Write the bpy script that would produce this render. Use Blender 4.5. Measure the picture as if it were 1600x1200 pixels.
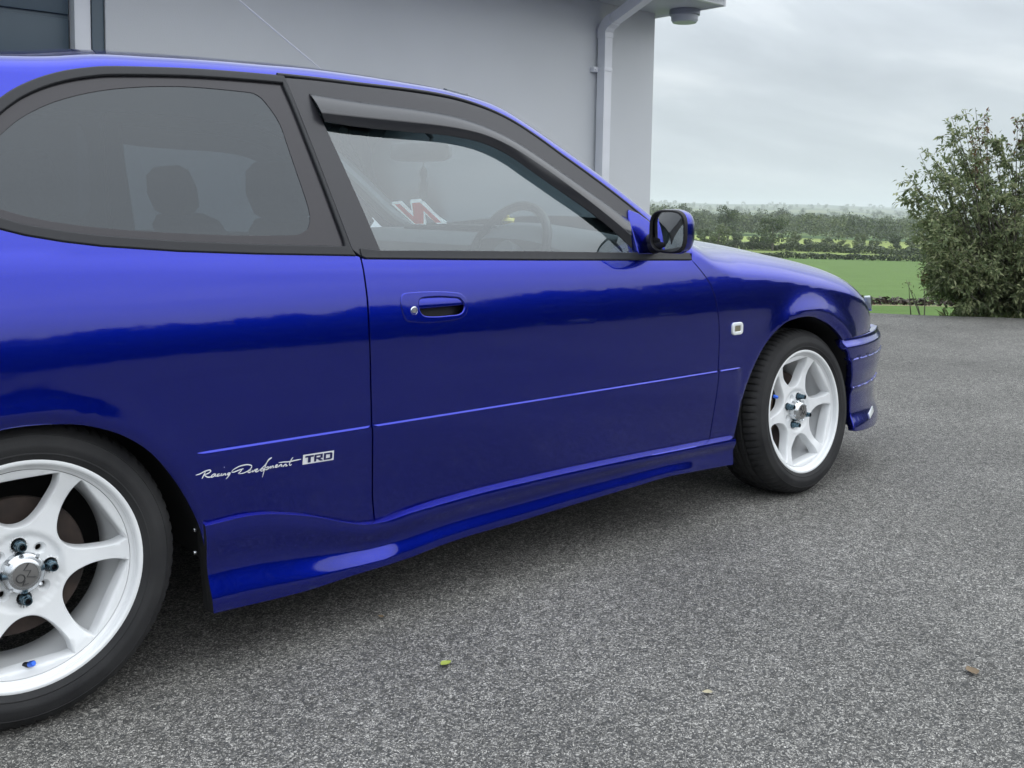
import bpy, bmesh, math, random
import numpy as np
from mathutils import Vector, Matrix
from mathutils.geometry import delaunay_2d_cdt

for o in list(bpy.data.objects): bpy.data.objects.remove(o)
scene = bpy.context.scene
COL = scene.collection

# ------------------------------------------------------------------ camera
YAW, PITCH, ROLL = 0.70164, 0.08371, 0.01643
CAM = Vector((-0.4614, -1.9029, 0.9729))
F_ = Vector((math.sin(YAW)*math.cos(PITCH), math.cos(YAW)*math.cos(PITCH), -math.sin(PITCH)))
R0 = F_.cross(Vector((0, 0, 1))).normalized()
U0 = R0.cross(F_)
R_ = math.cos(ROLL)*R0 + math.sin(ROLL)*U0
U_ = -math.sin(ROLL)*R0 + math.cos(ROLL)*U0
cd = bpy.data.cameras.new('camera')
cam = bpy.data.objects.new('camera', cd); COL.objects.link(cam)
cam.matrix_world = Matrix(((R_.x, U_.x, -F_.x, CAM.x), (R_.y, U_.y, -F_.y, CAM.y), (R_.z, U_.z, -F_.z, CAM.z), (0, 0, 0, 1)))
cd.sensor_width = 36; cd.lens = 1546.0/1600*36; cd.shift_y = -0.09375
cd.clip_start = .02; cd.clip_end = 30000
scene.camera = cam

# ------------------------------------------------------------------ sky, sun, exposure
SUN_DIR = Vector((0.28, -0.55, 0.80)).normalized()
elev = math.asin(SUN_DIR.z); azim = math.atan2(SUN_DIR.x, SUN_DIR.y)
world = bpy.data.worlds.new('World'); scene.world = world; world.use_nodes = True
wn = world.node_tree; wn.nodes.clear()
def N(t, ty, loc=None, **kw):
    n = t.nodes.new(ty)
    for k, v in kw.items(): setattr(n, k, v)
    return n
def sky_nodes():
    t = wn; L = t.links.new
    out = N(t, 'ShaderNodeOutputWorld'); bg = N(t, 'ShaderNodeBackground')
    sky = N(t, 'ShaderNodeTexSky', sky_type='NISHITA', sun_disc=False)
    sky.sun_elevation = elev; sky.sun_rotation = azim; sky.air_density = 1.3; sky.dust_density = 2.5
    tc = N(t, 'ShaderNodeTexCoord'); sep = N(t, 'ShaderNodeSeparateXYZ'); L(tc.outputs['Generated'], sep.inputs[0])
    zc = N(t, 'ShaderNodeMath', operation='MAXIMUM'); L(sep.outputs['Z'], zc.inputs[0]); zc.inputs[1].default_value = 0.0
    za = N(t, 'ShaderNodeMath', operation='ADD'); L(zc.outputs[0], za.inputs[0]); za.inputs[1].default_value = .17
    dx = N(t, 'ShaderNodeMath', operation='DIVIDE'); L(sep.outputs['X'], dx.inputs[0]); L(za.outputs[0], dx.inputs[1])
    dy = N(t, 'ShaderNodeMath', operation='DIVIDE'); L(sep.outputs['Y'], dy.inputs[0]); L(za.outputs[0], dy.inputs[1])
    cv = N(t, 'ShaderNodeCombineXYZ'); L(dx.outputs[0], cv.inputs[0]); L(dy.outputs[0], cv.inputs[1])
    # cloud bands run across the view: stretch the pattern
    mp = N(t, 'ShaderNodeMapping'); mp.inputs['Rotation'].default_value = (0, 0, YAW - .10); mp.inputs['Scale'].default_value = (.46, 1.0, 1.0)
    mp.inputs['Location'].default_value = (3.1, 7.4, 0)
    L(cv.outputs[0], mp.inputs[0])
    n1 = N(t, 'ShaderNodeTexNoise'); n1.inputs['Scale'].default_value = 1.7; n1.inputs['Detail'].default_value = 6; n1.inputs['Roughness'].default_value = .5; n1.inputs['Distortion'].default_value = .35
    L(mp.outputs[0], n1.inputs['Vector'])
    r = N(t, 'ShaderNodeValToRGB'); e = r.color_ramp.elements
    e[0].position = .34; e[0].color = (.50, .55, .61, 1); e[1].position = .64; e[1].color = (.775, .825, .875, 1)
    m_ = e.new(.5); m_.color = (.605, .66, .72, 1)
    L(n1.outputs['Fac'], r.inputs[0])
    # near the horizon the layer closes to an even pale grey
    hz = N(t, 'ShaderNodeMapRange'); hz.inputs['From Min'].default_value = 0.0; hz.inputs['From Max'].default_value = .16; hz.inputs['To Min'].default_value = .3; hz.inputs['To Max'].default_value = 1
    L(zc.outputs[0], hz.inputs['Value'])
    mh = N(t, 'ShaderNodeMix', data_type='RGBA'); mh.inputs[6].default_value = (.56, .63, .69, 1)
    L(hz.outputs[0], mh.inputs[0]); L(r.outputs[0], mh.inputs[7])
    # an overcast dome is brighter overhead
    g = N(t, 'ShaderNodeMapRange'); g.inputs['From Min'].default_value = .12; g.inputs['From Max'].default_value = 1.0; g.inputs['To Min'].default_value = 10.0; g.inputs['To Max'].default_value = SKY_TOP
    L(zc.outputs[0], g.inputs['Value'])
    sc = N(t, 'ShaderNodeVectorMath', operation='SCALE'); L(mh.outputs[2], sc.inputs[0]); L(g.outputs[0], sc.inputs['Scale'])
    mx = N(t, 'ShaderNodeMix', data_type='RGBA'); mx.inputs[0].default_value = .94
    L(sky.outputs[0], mx.inputs[6]); L(sc.outputs[0], mx.inputs[7])
    L(mx.outputs[2], bg.inputs['Color']); bg.inputs['Strength'].default_value = .1
    L(bg.outputs[0], out.inputs['Surface'])
SKY_TOP = 27.0; HAZE = 2.3e-4
sky_nodes()
sl = bpy.data.lights.new('sun', 'SUN'); sl.energy = 1.3; sl.angle = math.radians(110); sl.color = (1, .97, .93)
so = bpy.data.objects.new('sun', sl); COL.objects.link(so)
so.rotation_euler = SUN_DIR.to_track_quat('Z', 'Y').to_euler()
vs = scene.view_settings
vs.view_transform = 'Standard'; vs.look = 'None'; vs.exposure = 0.12; vs.gamma = 1; vs.use_curve_mapping = False

# ------------------------------------------------------------------ helpers
def mat(name, base=(.5, .5, .5), rough=.5, metal=0., spec=.5, coat=0., coat_rough=.03, **kw):
    m = bpy.data.materials.new(name); m.use_nodes = True
    b = m.node_tree.nodes['Principled BSDF']
    b.inputs['Base Color'].default_value = (*base, 1); b.inputs['Roughness'].default_value = rough
    b.inputs['Metallic'].default_value = metal; b.inputs['Specular IOR Level'].default_value = spec
    b.inputs['Coat Weight'].default_value = coat; b.inputs['Coat Roughness'].default_value = coat_rough
    for k, v in kw.items(): b.inputs[k].default_value = v
    return m
def noise_bump(m, scale, strength, detail=3, dist=.002, col=None, col_scale=None, rough=None):
    t = m.node_tree; L = t.links.new; b = t.nodes['Principled BSDF']
    tc = N(t, 'ShaderNodeTexCoord')
    n = N(t, 'ShaderNodeTexNoise'); n.inputs['Scale'].default_value = scale; n.inputs['Detail'].default_value = detail
    L(tc.outputs['Object'], n.inputs['Vector'])
    bp = N(t, 'ShaderNodeBump'); bp.inputs['Strength'].default_value = strength; bp.inputs['Distance'].default_value = dist
    L(n.outputs['Fac'], bp.inputs['Height']); L(bp.outputs[0], b.inputs['Normal'])
    if col:
        n2 = N(t, 'ShaderNodeTexNoise'); n2.inputs['Scale'].default_value = col_scale or scale; n2.inputs['Detail'].default_value = 5
        L(tc.outputs['Object'], n2.inputs['Vector'])
        r = N(t, 'ShaderNodeValToRGB'); r.color_ramp.elements[0].position = .3; r.color_ramp.elements[1].position = .7
        r.color_ramp.elements[0].color = (*col[0], 1); r.color_ramp.elements[1].color = (*col[1], 1)
        L(n2.outputs['Fac'], r.inputs[0]); L(r.outputs[0], b.inputs['Base Color'])
    return m
def mk(name, verts, faces, material, parent=None, normals=None, smooth=True, sharp=None, link=True):
    me = bpy.data.meshes.new(name)
    me.from_pydata([tuple(map(float, v)) for v in verts], [], [tuple(map(int, f)) for f in faces])
    me.polygons.foreach_set('use_smooth', [smooth]*len(me.polygons))
    if isinstance(material, (list, tuple)):
        for m in material: me.materials.append(m)
    elif material: me.materials.append(material)
    me.update()
    if normals is not None: me.normals_split_custom_set_from_vertices([tuple(map(float, n)) for n in normals])
    if sharp: me.set_sharp_from_angle(angle=math.radians(sharp))
    o = bpy.data.objects.new(name, me)
    if link: COL.objects.link(o)
    if parent is not None: put(o, parent)
    return o
ORIG = Vector((1.23, .82, 0))            # the car's base point
def put(o, parent):
    "parts are modelled in scene coordinates; keep them there under their parent"
    o.parent = parent
    if parent.get('is_root'): o.location = -Vector(parent['org'])
def empty(name, loc, label, cat, group=None, rz=0):
    o = bpy.data.objects.new(name, None); COL.objects.link(o); o.location = loc; o.rotation_euler = (0, 0, rz)
    o['label'] = label; o['category'] = cat; o['is_root'] = 1; o['org'] = list(loc); o.empty_display_size = .2
    if group: o['group'] = group
    return o
def tag(o, label=None, cat=None, group=None, kind=None):
    if label: o['label'] = label
    if cat: o['category'] = cat
    if group: o['group'] = group
    if kind: o['kind'] = kind
    return o
class MB:
    "collects simple solids into one mesh"
    def __init__(s): s.v = []; s.f = []
    def add(s, v, f):
        k = len(s.v); s.v += [tuple(map(float, p)) for p in v]; s.f += [tuple(int(i)+k for i in q) for q in f]
    def box(s, x0, x1, y0, y1, z0, z1, M=None):
        v = [(x, y, z) for x in (x0, x1) for y in (y0, y1) for z in (z0, z1)]
        if M: v = [M @ Vector(p) for p in v]
        s.add(v, [(0, 1, 3, 2), (4, 6, 7, 5), (0, 4, 5, 1), (2, 3, 7, 6), (0, 2, 6, 4), (1, 5, 7, 3)])
    def tube(s, pts, rad, n=10, cap=True):
        pts = [Vector(p) for p in pts]; k = len(pts)
        rad = [float(r) for r in rad] if hasattr(rad, '__len__') else [float(rad)]*k
        V = []; up = Vector((0, 0, 1))
        prev = None
        for i, p in enumerate(pts):
            d = (pts[min(i+1, k-1)]-pts[max(i-1, 0)]).normalized()
            a = prev if prev is not None else (up if abs(d.z) < .9 else Vector((1, 0, 0)))
            a = (a-d*a.dot(d)).normalized(); prev = a; b = d.cross(a)
            for j in range(n):
                t = 2*math.pi*j/n; V.append(p+rad[i]*(math.cos(t)*a+math.sin(t)*b))
        Fc = [(i*n+j, i*n+(j+1) % n, (i+1)*n+(j+1) % n, (i+1)*n+j) for i in range(k-1) for j in range(n)]
        if cap: Fc += [tuple(range(n-1, -1, -1)), tuple((k-1)*n+j for j in range(n))]
        s.add(V, Fc)
    def lathe(s, prof, n=48, axis='y', c=(0, 0, 0), closed=False):
        "prof: (radius, along axis)"
        V = []; k = len(prof)
        for r, h in prof:
            for j in range(n):
                t = 2*math.pi*j/n
                if axis == 'y': V.append((c[0]+r*math.cos(t), c[1]+h, c[2]+r*math.sin(t)))
                elif axis == 'z': V.append((c[0]+r*math.cos(t), c[1]+r*math.sin(t), c[2]+h))
                else: V.append((c[0]+h, c[1]+r*math.cos(t), c[2]+r*math.sin(t)))
        m = k if closed else k-1
        s.add(V, [(i*n+j, ((i+1) % k)*n+j, ((i+1) % k)*n+(j+1) % n, i*n+(j+1) % n) for i in range(m) for j in range(n)])
    def build(s, name, material, parent=None, smooth=True, sharp=35, bevel=None):
        o = mk(name, s.v, s.f, material, parent, smooth=smooth, sharp=sharp)
        bm = bmesh.new(); bm.from_mesh(o.data); bmesh.ops.recalc_face_normals(bm, faces=bm.faces)
        if bevel:
            es = [e for e in bm.edges if len(e.link_faces) == 2 and e.calc_face_angle(0) > .6]
            bmesh.ops.bevel(bm, geom=es, offset=bevel, segments=2, affect='EDGES', profile=.6)
        bm.to_mesh(o.data); bm.free()
        o.data.polygons.foreach_set('use_smooth', [smooth]*len(o.data.polygons))
        if sharp and smooth: o.data.set_sharp_from_angle(angle=math.radians(sharp))
        return o

def resample(P, step, closed=True):
    P = np.asarray(P, float); Q = np.vstack([P, P[:1]]) if closed else P
    out = []
    for a, b in zip(Q[:-1], Q[1:]):
        n = max(1, int(math.ceil(np.hypot(*(b-a))/step)))
        for i in range(n): out.append(a+(b-a)*i/n)
    if not closed: out.append(Q[-1])
    return np.array(out)
def smooth_path(P, step=.01, closed=False):
    "Catmull-Rom through the points"
    P = np.asarray(P, float); n = len(P); out = []
    rng = range(n if closed else n-1)
    for i in rng:
        p1, p2 = P[i], P[(i+1) % n]
        p0 = P[i-1] if (i > 0 or closed) else 2*p1-p2
        p3 = P[(i+2) % n] if (i+2 < n or closed) else 2*p2-p1
        k = max(1, int(np.hypot(*(p2-p1)[:2])/step))
        for j in range(k):
            t = j/k
            out.append(.5*((2*p1)+(-p0+p2)*t+(2*p0-5*p1+4*p2-p3)*t*t+(-p0+3*p1-3*p2+p3)*t**3))
    if not closed: out.append(P[-1])
    return np.array(out)
def inside(pts, poly):
    x, y = pts[:, 0], pts[:, 1]; r = np.zeros(len(pts), bool); j = len(poly)-1
    for i in range(len(poly)):
        xi, yi = poly[i]; xj, yj = poly[j]
        c = ((yi > y) != (yj > y)) & (x < (xj-xi)*(y-yi)/(yj-yi+1e-15)+xi)
        r ^= c; j = i
    return r
def area2(P): P = np.asarray(P); Q = np.roll(P, -1, 0); return float((P[:, 0]*Q[:, 1]-Q[:, 0]*P[:, 1]).sum())
def offset_loop(P, d):
    "positive d grows a loop outward"
    P = np.asarray(P, float); s = 1 if area2(P) > 0 else -1
    T = np.roll(P, -1, 0)-np.roll(P, 1, 0); T /= np.linalg.norm(T, axis=1)[:, None]+1e-12
    return P+d*s*np.stack([T[:, 1], -T[:, 0]], 1)
def min_seg_dist(pts, loops):
    D = np.full(len(pts), 1e9)
    for P in loops:
        A = P; Bq = np.roll(P, -1, 0); ab = Bq-A; L2 = (ab**2).sum(1)+1e-15
        for i in range(0, len(pts), 4000):
            p = pts[i:i+4000, None]; t = np.clip(((p-A)*ab).sum(2)/L2, 0, 1)
            D[i:i+4000] = np.minimum(D[i:i+4000], np.linalg.norm(p-(A+t[..., None]*ab), axis=2).min(1))
    return D
def surf_normal(fn, u, v, e=8e-4):
    d1 = fn(u+e, v)-fn(u-e, v); d2 = fn(u, v+e)-fn(u, v-e)
    n = np.cross(d1, d2); n /= np.linalg.norm(n, axis=1)[:, None]+1e-12
    return n
def panel(name, outline, fn, material, parent=None, holes=(), grid=(.022, .016), step=.011, lift=0., depth=.012, edge=.0016, rows=(), out_sign=1, link=True, flange=True):
    """a sheet cut along outline (u,v) and mapped by fn(u,v)->xyz; edges roll over and turn in by depth.
    lift moves it along the outer normal."""
    loops = [resample(outline, step)]+[resample(h, step) for h in holes]
    lo = loops[0].min(0); hi = loops[0].max(0)
    gu = np.arange(lo[0]+grid[0]*.5, hi[0], grid[0]); gv = np.arange(lo[1]+grid[1]*.5, hi[1], grid[1])
    G = np.stack(np.meshgrid(gu, gv, indexing='ij'), -1).reshape(-1, 2)
    if rows:
        ex = []
        for rf in rows:
            ex.append(np.stack([np.arange(lo[0]+.006, hi[0], .016), rf(np.arange(lo[0]+.006, hi[0], .016))], 1))
        ex = np.vstack(ex)
        # keep grid points off the extra rows
        d = np.min(np.abs(G[:, 1:2]-np.stack([rf(G[:, 0]) for rf in rows], 1)), 1)
        G = np.vstack([G[d > .004], ex])
    ok = inside(G, loops[0])
    for h in loops[1:]: ok &= ~inside(G, h)
    G = G[ok]
    if len(G): G = G[min_seg_dist(G, loops) > min(grid)*.33]
    pts = np.vstack(loops+[G]); edges = []; k = 0; LI = []
    for l in loops:
        idx = list(range(k, k+len(l))); LI.append(idx); edges += [(a, b) for a, b in zip(idx, idx[1:]+idx[:1])]; k += len(l)
    vo, _, fo, *_ = delaunay_2d_cdt([Vector(p) for p in pts], edges, [], 0, 1e-7, False)[:6]
    vo = np.array([tuple(p) for p in vo]); fo = np.array([f for f in fo if len(f) == 3])
    # map cdt vertices back
    if len(vo) != len(pts) or np.abs(vo-pts).max() > 1e-5:
        from mathutils.kdtree import KDTree
        kd = KDTree(len(vo))
        for i, p in enumerate(vo): kd.insert((p[0], p[1], 0), i)
        kd.balance(); LI = [[kd.find((pts[i][0], pts[i][1], 0))[1] for i in l] for l in LI]
    c = vo[fo].mean(1); ok = inside(c, loops[0])
    for h in loops[1:]: ok &= ~inside(c, h)
    fo = fo[ok]
    u, v = vo[:, 0], vo[:, 1]
    Pn = surf_normal(fn, u, v)*out_sign; P = fn(u, v)+Pn*lift
    # orientation
    n0 = np.cross(P[fo[:, 1]]-P[fo[:, 0]], P[fo[:, 2]]-P[fo[:, 0]]); sgn = (n0*Pn[fo[:, 0]]).sum(1) < 0
    fo[sgn] = fo[sgn][:, ::-1]
    V = [P]; NN = [Pn]; Fc = [tuple(f) for f in fo]; base = len(P)
    if flange:
        for li, l in zip(LI, loops):
            Q = vo[li]; T = np.roll(Q, -1, 0)-np.roll(Q, 1, 0); T /= np.linalg.norm(T, axis=1)[:, None]+1e-12
            s = 1 if area2(l) > 0 else -1
            if l is not loops[0]: s = -s
            o2 = s*np.stack([T[:, 1], -T[:, 0]], 1)       # 2d direction off the sheet
            e = 1e-3
            d3 = fn(Q[:, 0]+o2[:, 0]*e, Q[:, 1]+o2[:, 1]*e)-fn(Q[:, 0], Q[:, 1]); d3 /= np.linalg.norm(d3, axis=1)[:, None]+1e-12
            nb = Pn[li]; p0 = P[li]; n = len(li)
            r1 = p0+d3*edge*.7-nb*edge*.3; r2 = p0+d3*edge-nb*edge; r3 = r2-nb*depth
            V += [r1, r2, r3]; NN += [(d3*.75+nb*.65), d3*.97+nb*.2, d3]
            a = list(li); b = [base+i for i in range(n)]; c2 = [base+n+i for i in range(n)]; d2 = [base+2*n+i for i in range(n)]
            for x, y in ((a, b), (b, c2), (c2, d2)):
                for i in range(n):
                    j = (i+1) % n; q = (x[i], x[j], y[j], y[i])
                    # direction test once per ring
                    if i == 0:
                        VV = np.vstack(V); nn = np.cross(VV[q[1]]-VV[q[0]], VV[q[3]]-VV[q[0]]); flip = nn @ (d3[0]+nb[0]*.6) < 0
                    Fc.append(q[::-1] if flip else q)
            base += 3*n
    V = np.vstack(V); NN = np.vstack(NN); NN /= np.linalg.norm(NN, axis=1)[:, None]+1e-12
    return mk(name, V, Fc, material, parent, normals=NN, link=link)
def strip_sheet(name, rows, material, parent=None, smooth=True, sharp=None, cap=False):
    "rows: list of equal-length point rows"
    n = len(rows[0]); V = [tuple(p) for r in rows for p in r]
    Fc = [(i*n+j, i*n+j+1, (i+1)*n+j+1, (i+1)*n+j) for i in range(len(rows)-1) for j in range(n-1)]
    return mk(name, V, Fc, material, parent, smooth=smooth, sharp=sharp)
def circle(cx, cy, r, n=24, a0=0): return [(cx+r*math.cos(a0+2*math.pi*i/n), cy+r*math.sin(a0+2*math.pi*i/n)) for i in range(n)]
def rrect(cx, cy, w, h, r, n=5):
    P = []
    for sx, sy, a in ((1, 1, 0), (-1, 1, 90), (-1, -1, 180), (1, -1, 270)):
        for i in range(n+1):
            t = math.radians(a+90*i/n); P.append((cx+sx*(w/2-r)+r*math.cos(t), cy+sy*(h/2-r)+r*math.sin(t)))
    return P

# ------------------------------------------------------------------ materials
def paint():
    m = mat('blue_paint', (.002, .012, .335), rough=.27, metal=1.0, spec=.5, coat=1.0, coat_rough=.015)
    t = m.node_tree; L = t.links.new; b = t.nodes['Principled BSDF']
    b.inputs['Coat IOR'].default_value = 1.56
    tc = N(t, 'ShaderNodeTexCoord')
    # pearl flake: tiny variation in the base layer
    v = N(t, 'ShaderNodeTexVoronoi'); v.inputs['Scale'].default_value = 1600; L(tc.outputs['Object'], v.inputs['Vector'])
    r = N(t, 'ShaderNodeMapRange'); r.inputs['To Min'].default_value = .88; r.inputs['To Max'].default_value = 1.12
    L(v.outputs['Color'], r.inputs['Value'])
    s = N(t, 'ShaderNodeVectorMath', operation='SCALE'); s.inputs[0].default_value = (.002, .012, .335); L(r.outputs[0], s.inputs['Scale']); L(s.outputs[0], b.inputs['Base Color'])
    # orange peel and slight panel waviness in the lacquer
    n1 = N(t, 'ShaderNodeTexNoise'); n1.inputs['Scale'].default_value = 9; n1.inputs['Detail'].default_value = 2; L(tc.outputs['Object'], n1.inputs['Vector'])
    bp = N(t, 'ShaderNodeBump'); bp.inputs['Strength'].default_value = .16; bp.inputs['Distance'].default_value = .004; L(n1.outputs['Fac'], bp.inputs['Height'])
    n2 = N(t, 'ShaderNodeTexNoise'); n2.inputs['Scale'].default_value = 420; L(tc.outputs['Object'], n2.inputs['Vector'])
    bp2 = N(t, 'ShaderNodeBump'); bp2.inputs['Strength'].default_value = .03; bp2.inputs['Distance'].default_value = .0004; L(n2.outputs['Fac'], bp2.inputs['Height']); L(bp.outputs[0], bp2.inputs['Normal'])
    L(bp2.outputs[0], b.inputs['Coat Normal'])
    # dust towards nothing in particular: faint film
    n3 = N(t, 'ShaderNodeTexNoise'); n3.inputs['Scale'].default_value = 5; n3.inputs['Detail'].default_value = 6; L(tc.outputs['Object'], n3.inputs['Vector'])
    r3 = N(t, 'ShaderNodeMapRange'); r3.inputs['From Min'].default_value = .4; r3.inputs['From Max'].default_value = .8; r3.inputs['To Min'].default_value = .025; r3.inputs['To Max'].default_value = .075
    L(n3.outputs['Fac'], r3.inputs['Value']); L(r3.outputs[0], b.inputs['Coat Roughness'])
    return m
def glass(name, tint, refl, rough=.0, base=None, ior=1.5, streak=True):
    "thin sheet: tinted see-through plus a mirror layer that grows at grazing angles"
    m = bpy.data.materials.new(name); m.use_nodes = True; t = m.node_tree; L = t.links.new; t.nodes.clear()
    out = N(t, 'ShaderNodeOutputMaterial'); tr = N(t, 'ShaderNodeBsdfTransparent'); tr.inputs[0].default_value = (*tint, 1)
    gl = N(t, 'ShaderNodeBsdfGlossy'); gl.inputs['Roughness'].default_value = rough; gl.inputs['Color'].default_value = (.94, .98, 1, 1)
    lw = N(t, 'ShaderNodeFresnel'); lw.inputs['IOR'].default_value = ior
    mr = N(t, 'ShaderNodeMapRange'); mr.inputs['From Min'].default_value = .04; mr.inputs['From Max'].default_value = 1; mr.inputs['To Min'].default_value = refl; mr.inputs['To Max'].default_value = 1
    L(lw.outputs[0], mr.inputs['Value'])
    mx = N(t, 'ShaderNodeMixShader'); L(mr.outputs[0], mx.inputs[0])
    a = tr.outputs[0]
    if base:
        d = N(t, 'ShaderNodeBsdfDiffuse'); d.inputs[0].default_value = (*base[0], 1)
        m2 = N(t, 'ShaderNodeMixShader'); m2.inputs[0].default_value = base[1]; L(a, m2.inputs[1]); L(d.outputs[0], m2.inputs[2]); a = m2.outputs[0]
    L(a, mx.inputs[1]); L(gl.outputs[0], mx.inputs[2]); L(mx.outputs[0], out.inputs[0])
    return m
M = {}
M['paint'] = paint()
M['rubber'] = noise_bump(mat('black_rubber_trim', (.018, .019, .023), rough=.36, spec=.35), 300, .08, dist=.0006)
M['satin'] = noise_bump(mat('satin_black_frame', (.026, .026, .032), rough=.34, spec=.4, coat=.18, coat_rough=.22), 500, .06, dist=.0005)
M['plastic'] = noise_bump(mat('black_plastic', (.012, .012, .014), rough=.5, spec=.35), 250, .1, dist=.0008)
M['under'] = mat('underbody_black', (.012, .012, .013), rough=.8)
M['glass'] = glass('clear_glass', (.84, .98, .99), .15, base=((.42, .64, .70), .02))
M['tint'] = glass('tinted_glass', (.10, .12, .14), .060, base=((.045, .065, .09), .28))
M['screen'] = glass('windscreen_glass', (.88, .95, .95), .07, base=((.5, .62, .64), .04))
M['frit'] = mat('black_glass_border', (.028, .026, .032), rough=.2, spec=.35, coat=.18, coat_rough=.10)
M['frit'].node_tree.nodes['Principled BSDF'].inputs['Coat IOR'].default_value = 1.62
M['smoke'] = mat('smoked_acrylic', (.022, .023, .028), rough=.2, spec=.5, coat=.25, coat_rough=.12)
M['mirror'] = mat('mirror_glass', (.80, .84, .86), rough=.01, metal=1)
M['white'] = noise_bump(mat('white_wheel_paint', (.87, .885, .90), rough=.28, spec=.5, coat=.5, coat_rough=.08), 60, .04, dist=.001, col=((.82, .835, .85), (.885, .90, .91)), col_scale=14)
M['tyre'] = noise_bump(mat('tyre_rubber', (.022, .022, .024), rough=.72, spec=.35), 220, .25, dist=.0012, col=((.016, .016, .018), (.034, .034, .035)), col_scale=9)
M['nut'] = mat('dark_blue_steel', (.10, .16, .20), rough=.22, metal=1)
M['nuthole'] = mat('nut_bore_black', (.006, .007, .012), rough=.5)
M['chrome'] = mat('bright_metal', (.66, .68, .70), rough=.26, metal=1)
M['capgrey'] = mat('grey_cap_face', (.21, .205, .20), rough=.45, metal=.5)
M['capmark'] = mat('engraved_mark', (.05, .05, .05), rough=.6)
M['valve'] = mat('blue_anodised_cap', (.05, .16, .75), rough=.3, metal=.7)
M['disc'] = noise_bump(mat('rusty_brake_disc', (.06, .045, .04), rough=.6, metal=.4), 60, .2, dist=.001, col=((.03, .024, .022), (.085, .06, .05)), col_scale=20)
M['caliper'] = noise_bump(mat('brown_caliper_casting', (.10, .07, .05), rough=.65, metal=.3), 80, .3, dist=.002)
M['lens'] = mat('clear_lamp_lens', (.80, .83, .84), rough=.08, spec=.8, coat=1)
M['headlens'] = mat('headlamp_lens', (.42, .48, .50), rough=.05, metal=.35, spec=.8, coat=1)
M['amber'] = noise_bump(mat('grey_amber_reflector', (.26, .24, .17), rough=.35, metal=.3), 700, .6, dist=.001)
M['lampback'] = mat('lamp_reflector', (.6, .63, .65), rough=.2, metal=.8)
M['decal'] = mat('white_vinyl', (.82, .83, .86), rough=.35)
M['decaldark'] = mat('dark_blue_vinyl', (.012, .014, .09), rough=.3)
M['fabric'] = noise_bump(mat('grey_seat_cloth', (.055, .06, .07), rough=.9, spec=.2), 600, .4, dist=.001, col=((.04, .045, .055), (.075, .08, .09)), col_scale=120)
M['dash'] = noise_bump(mat('grey_dash_vinyl', (.085, .095, .11), rough=.6, spec=.4), 700, .3, dist=.0008)
M['lining'] = mat('pale_headlining', (.30, .31, .31), rough=.95)
M['cardgrey'] = mat('grey_trim_panel', (.12, .135, .15), rough=.7)

def film(name, c):
    m = mat(name, c, rough=.5); t = m.node_tree; tl = N(t, 'ShaderNodeBsdfTranslucent'); tl.inputs[0].default_value = (*c, 1); mx = N(t, 'ShaderNodeMixShader'); mx.inputs[0].default_value = .65
    t.links.new(t.nodes['Principled BSDF'].outputs[0], mx.inputs[1]); t.links.new(tl.outputs[0], mx.inputs[2]); t.links.new(mx.outputs[0], t.nodes['Material Output'].inputs[0]); return m
M['platewhite'] = film('white_film', (.95, .95, .95))
M['red'] = film('red_print', (.92, .16, .09))
M['yellow'] = mat('yellow_rubber', (.75, .62, .04), rough=.4)
M['aerial'] = mat('pale_aerial_steel', (.62, .63, .63), rough=.4)
M['freshener'] = mat('grey_blue_card', (.015, .03, .038), rough=.7)

# ------------------------------------------------------------------ the car's surface (X along the car, Y across, Z up)
def _ss(a,b,x):
    t=np.clip((x-a)/(b-a),0,1); return t*t*(3-2*t)
class Cub:
    "natural-ish smooth interpolation through knots (catmull tangents)"
    def __init__(s,pts):
        s.x=np.array([p[0] for p in pts],float); s.y=np.array([p[1] for p in pts],float)
        n=len(s.x); h=np.diff(s.x); d=np.diff(s.y)/h
        m=np.zeros(n); m[0]=d[0]; m[-1]=d[-1]
        for i in range(1,n-1): m[i]=(d[i-1]*h[i]+d[i]*h[i-1])/(h[i-1]+h[i])
        s.m=m
    def __call__(s,x):
        x=np.asarray(x,float)
        i=np.clip(np.searchsorted(s.x,x)-1,0,len(s.x)-2)
        h=s.x[i+1]-s.x[i]; t=(x-s.x[i])/h
        tc=np.clip(t,0,1)
        y=(2*tc**3-3*tc**2+1)*s.y[i]+(tc**3-2*tc**2+tc)*h*s.m[i]+(-2*tc**3+3*tc**2)*s.y[i+1]+(tc**3-tc**2)*h*s.m[i+1]
        return y+np.where(t<0,t*h*s.m[i],0)+np.where(t>1,(t-1)*h*s.m[i+1],0)
def zbelt(X): return .872-.028*np.asarray(X,float)
AF=(2.445,.27,.345); AR=(.002,.237,.328)
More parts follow.
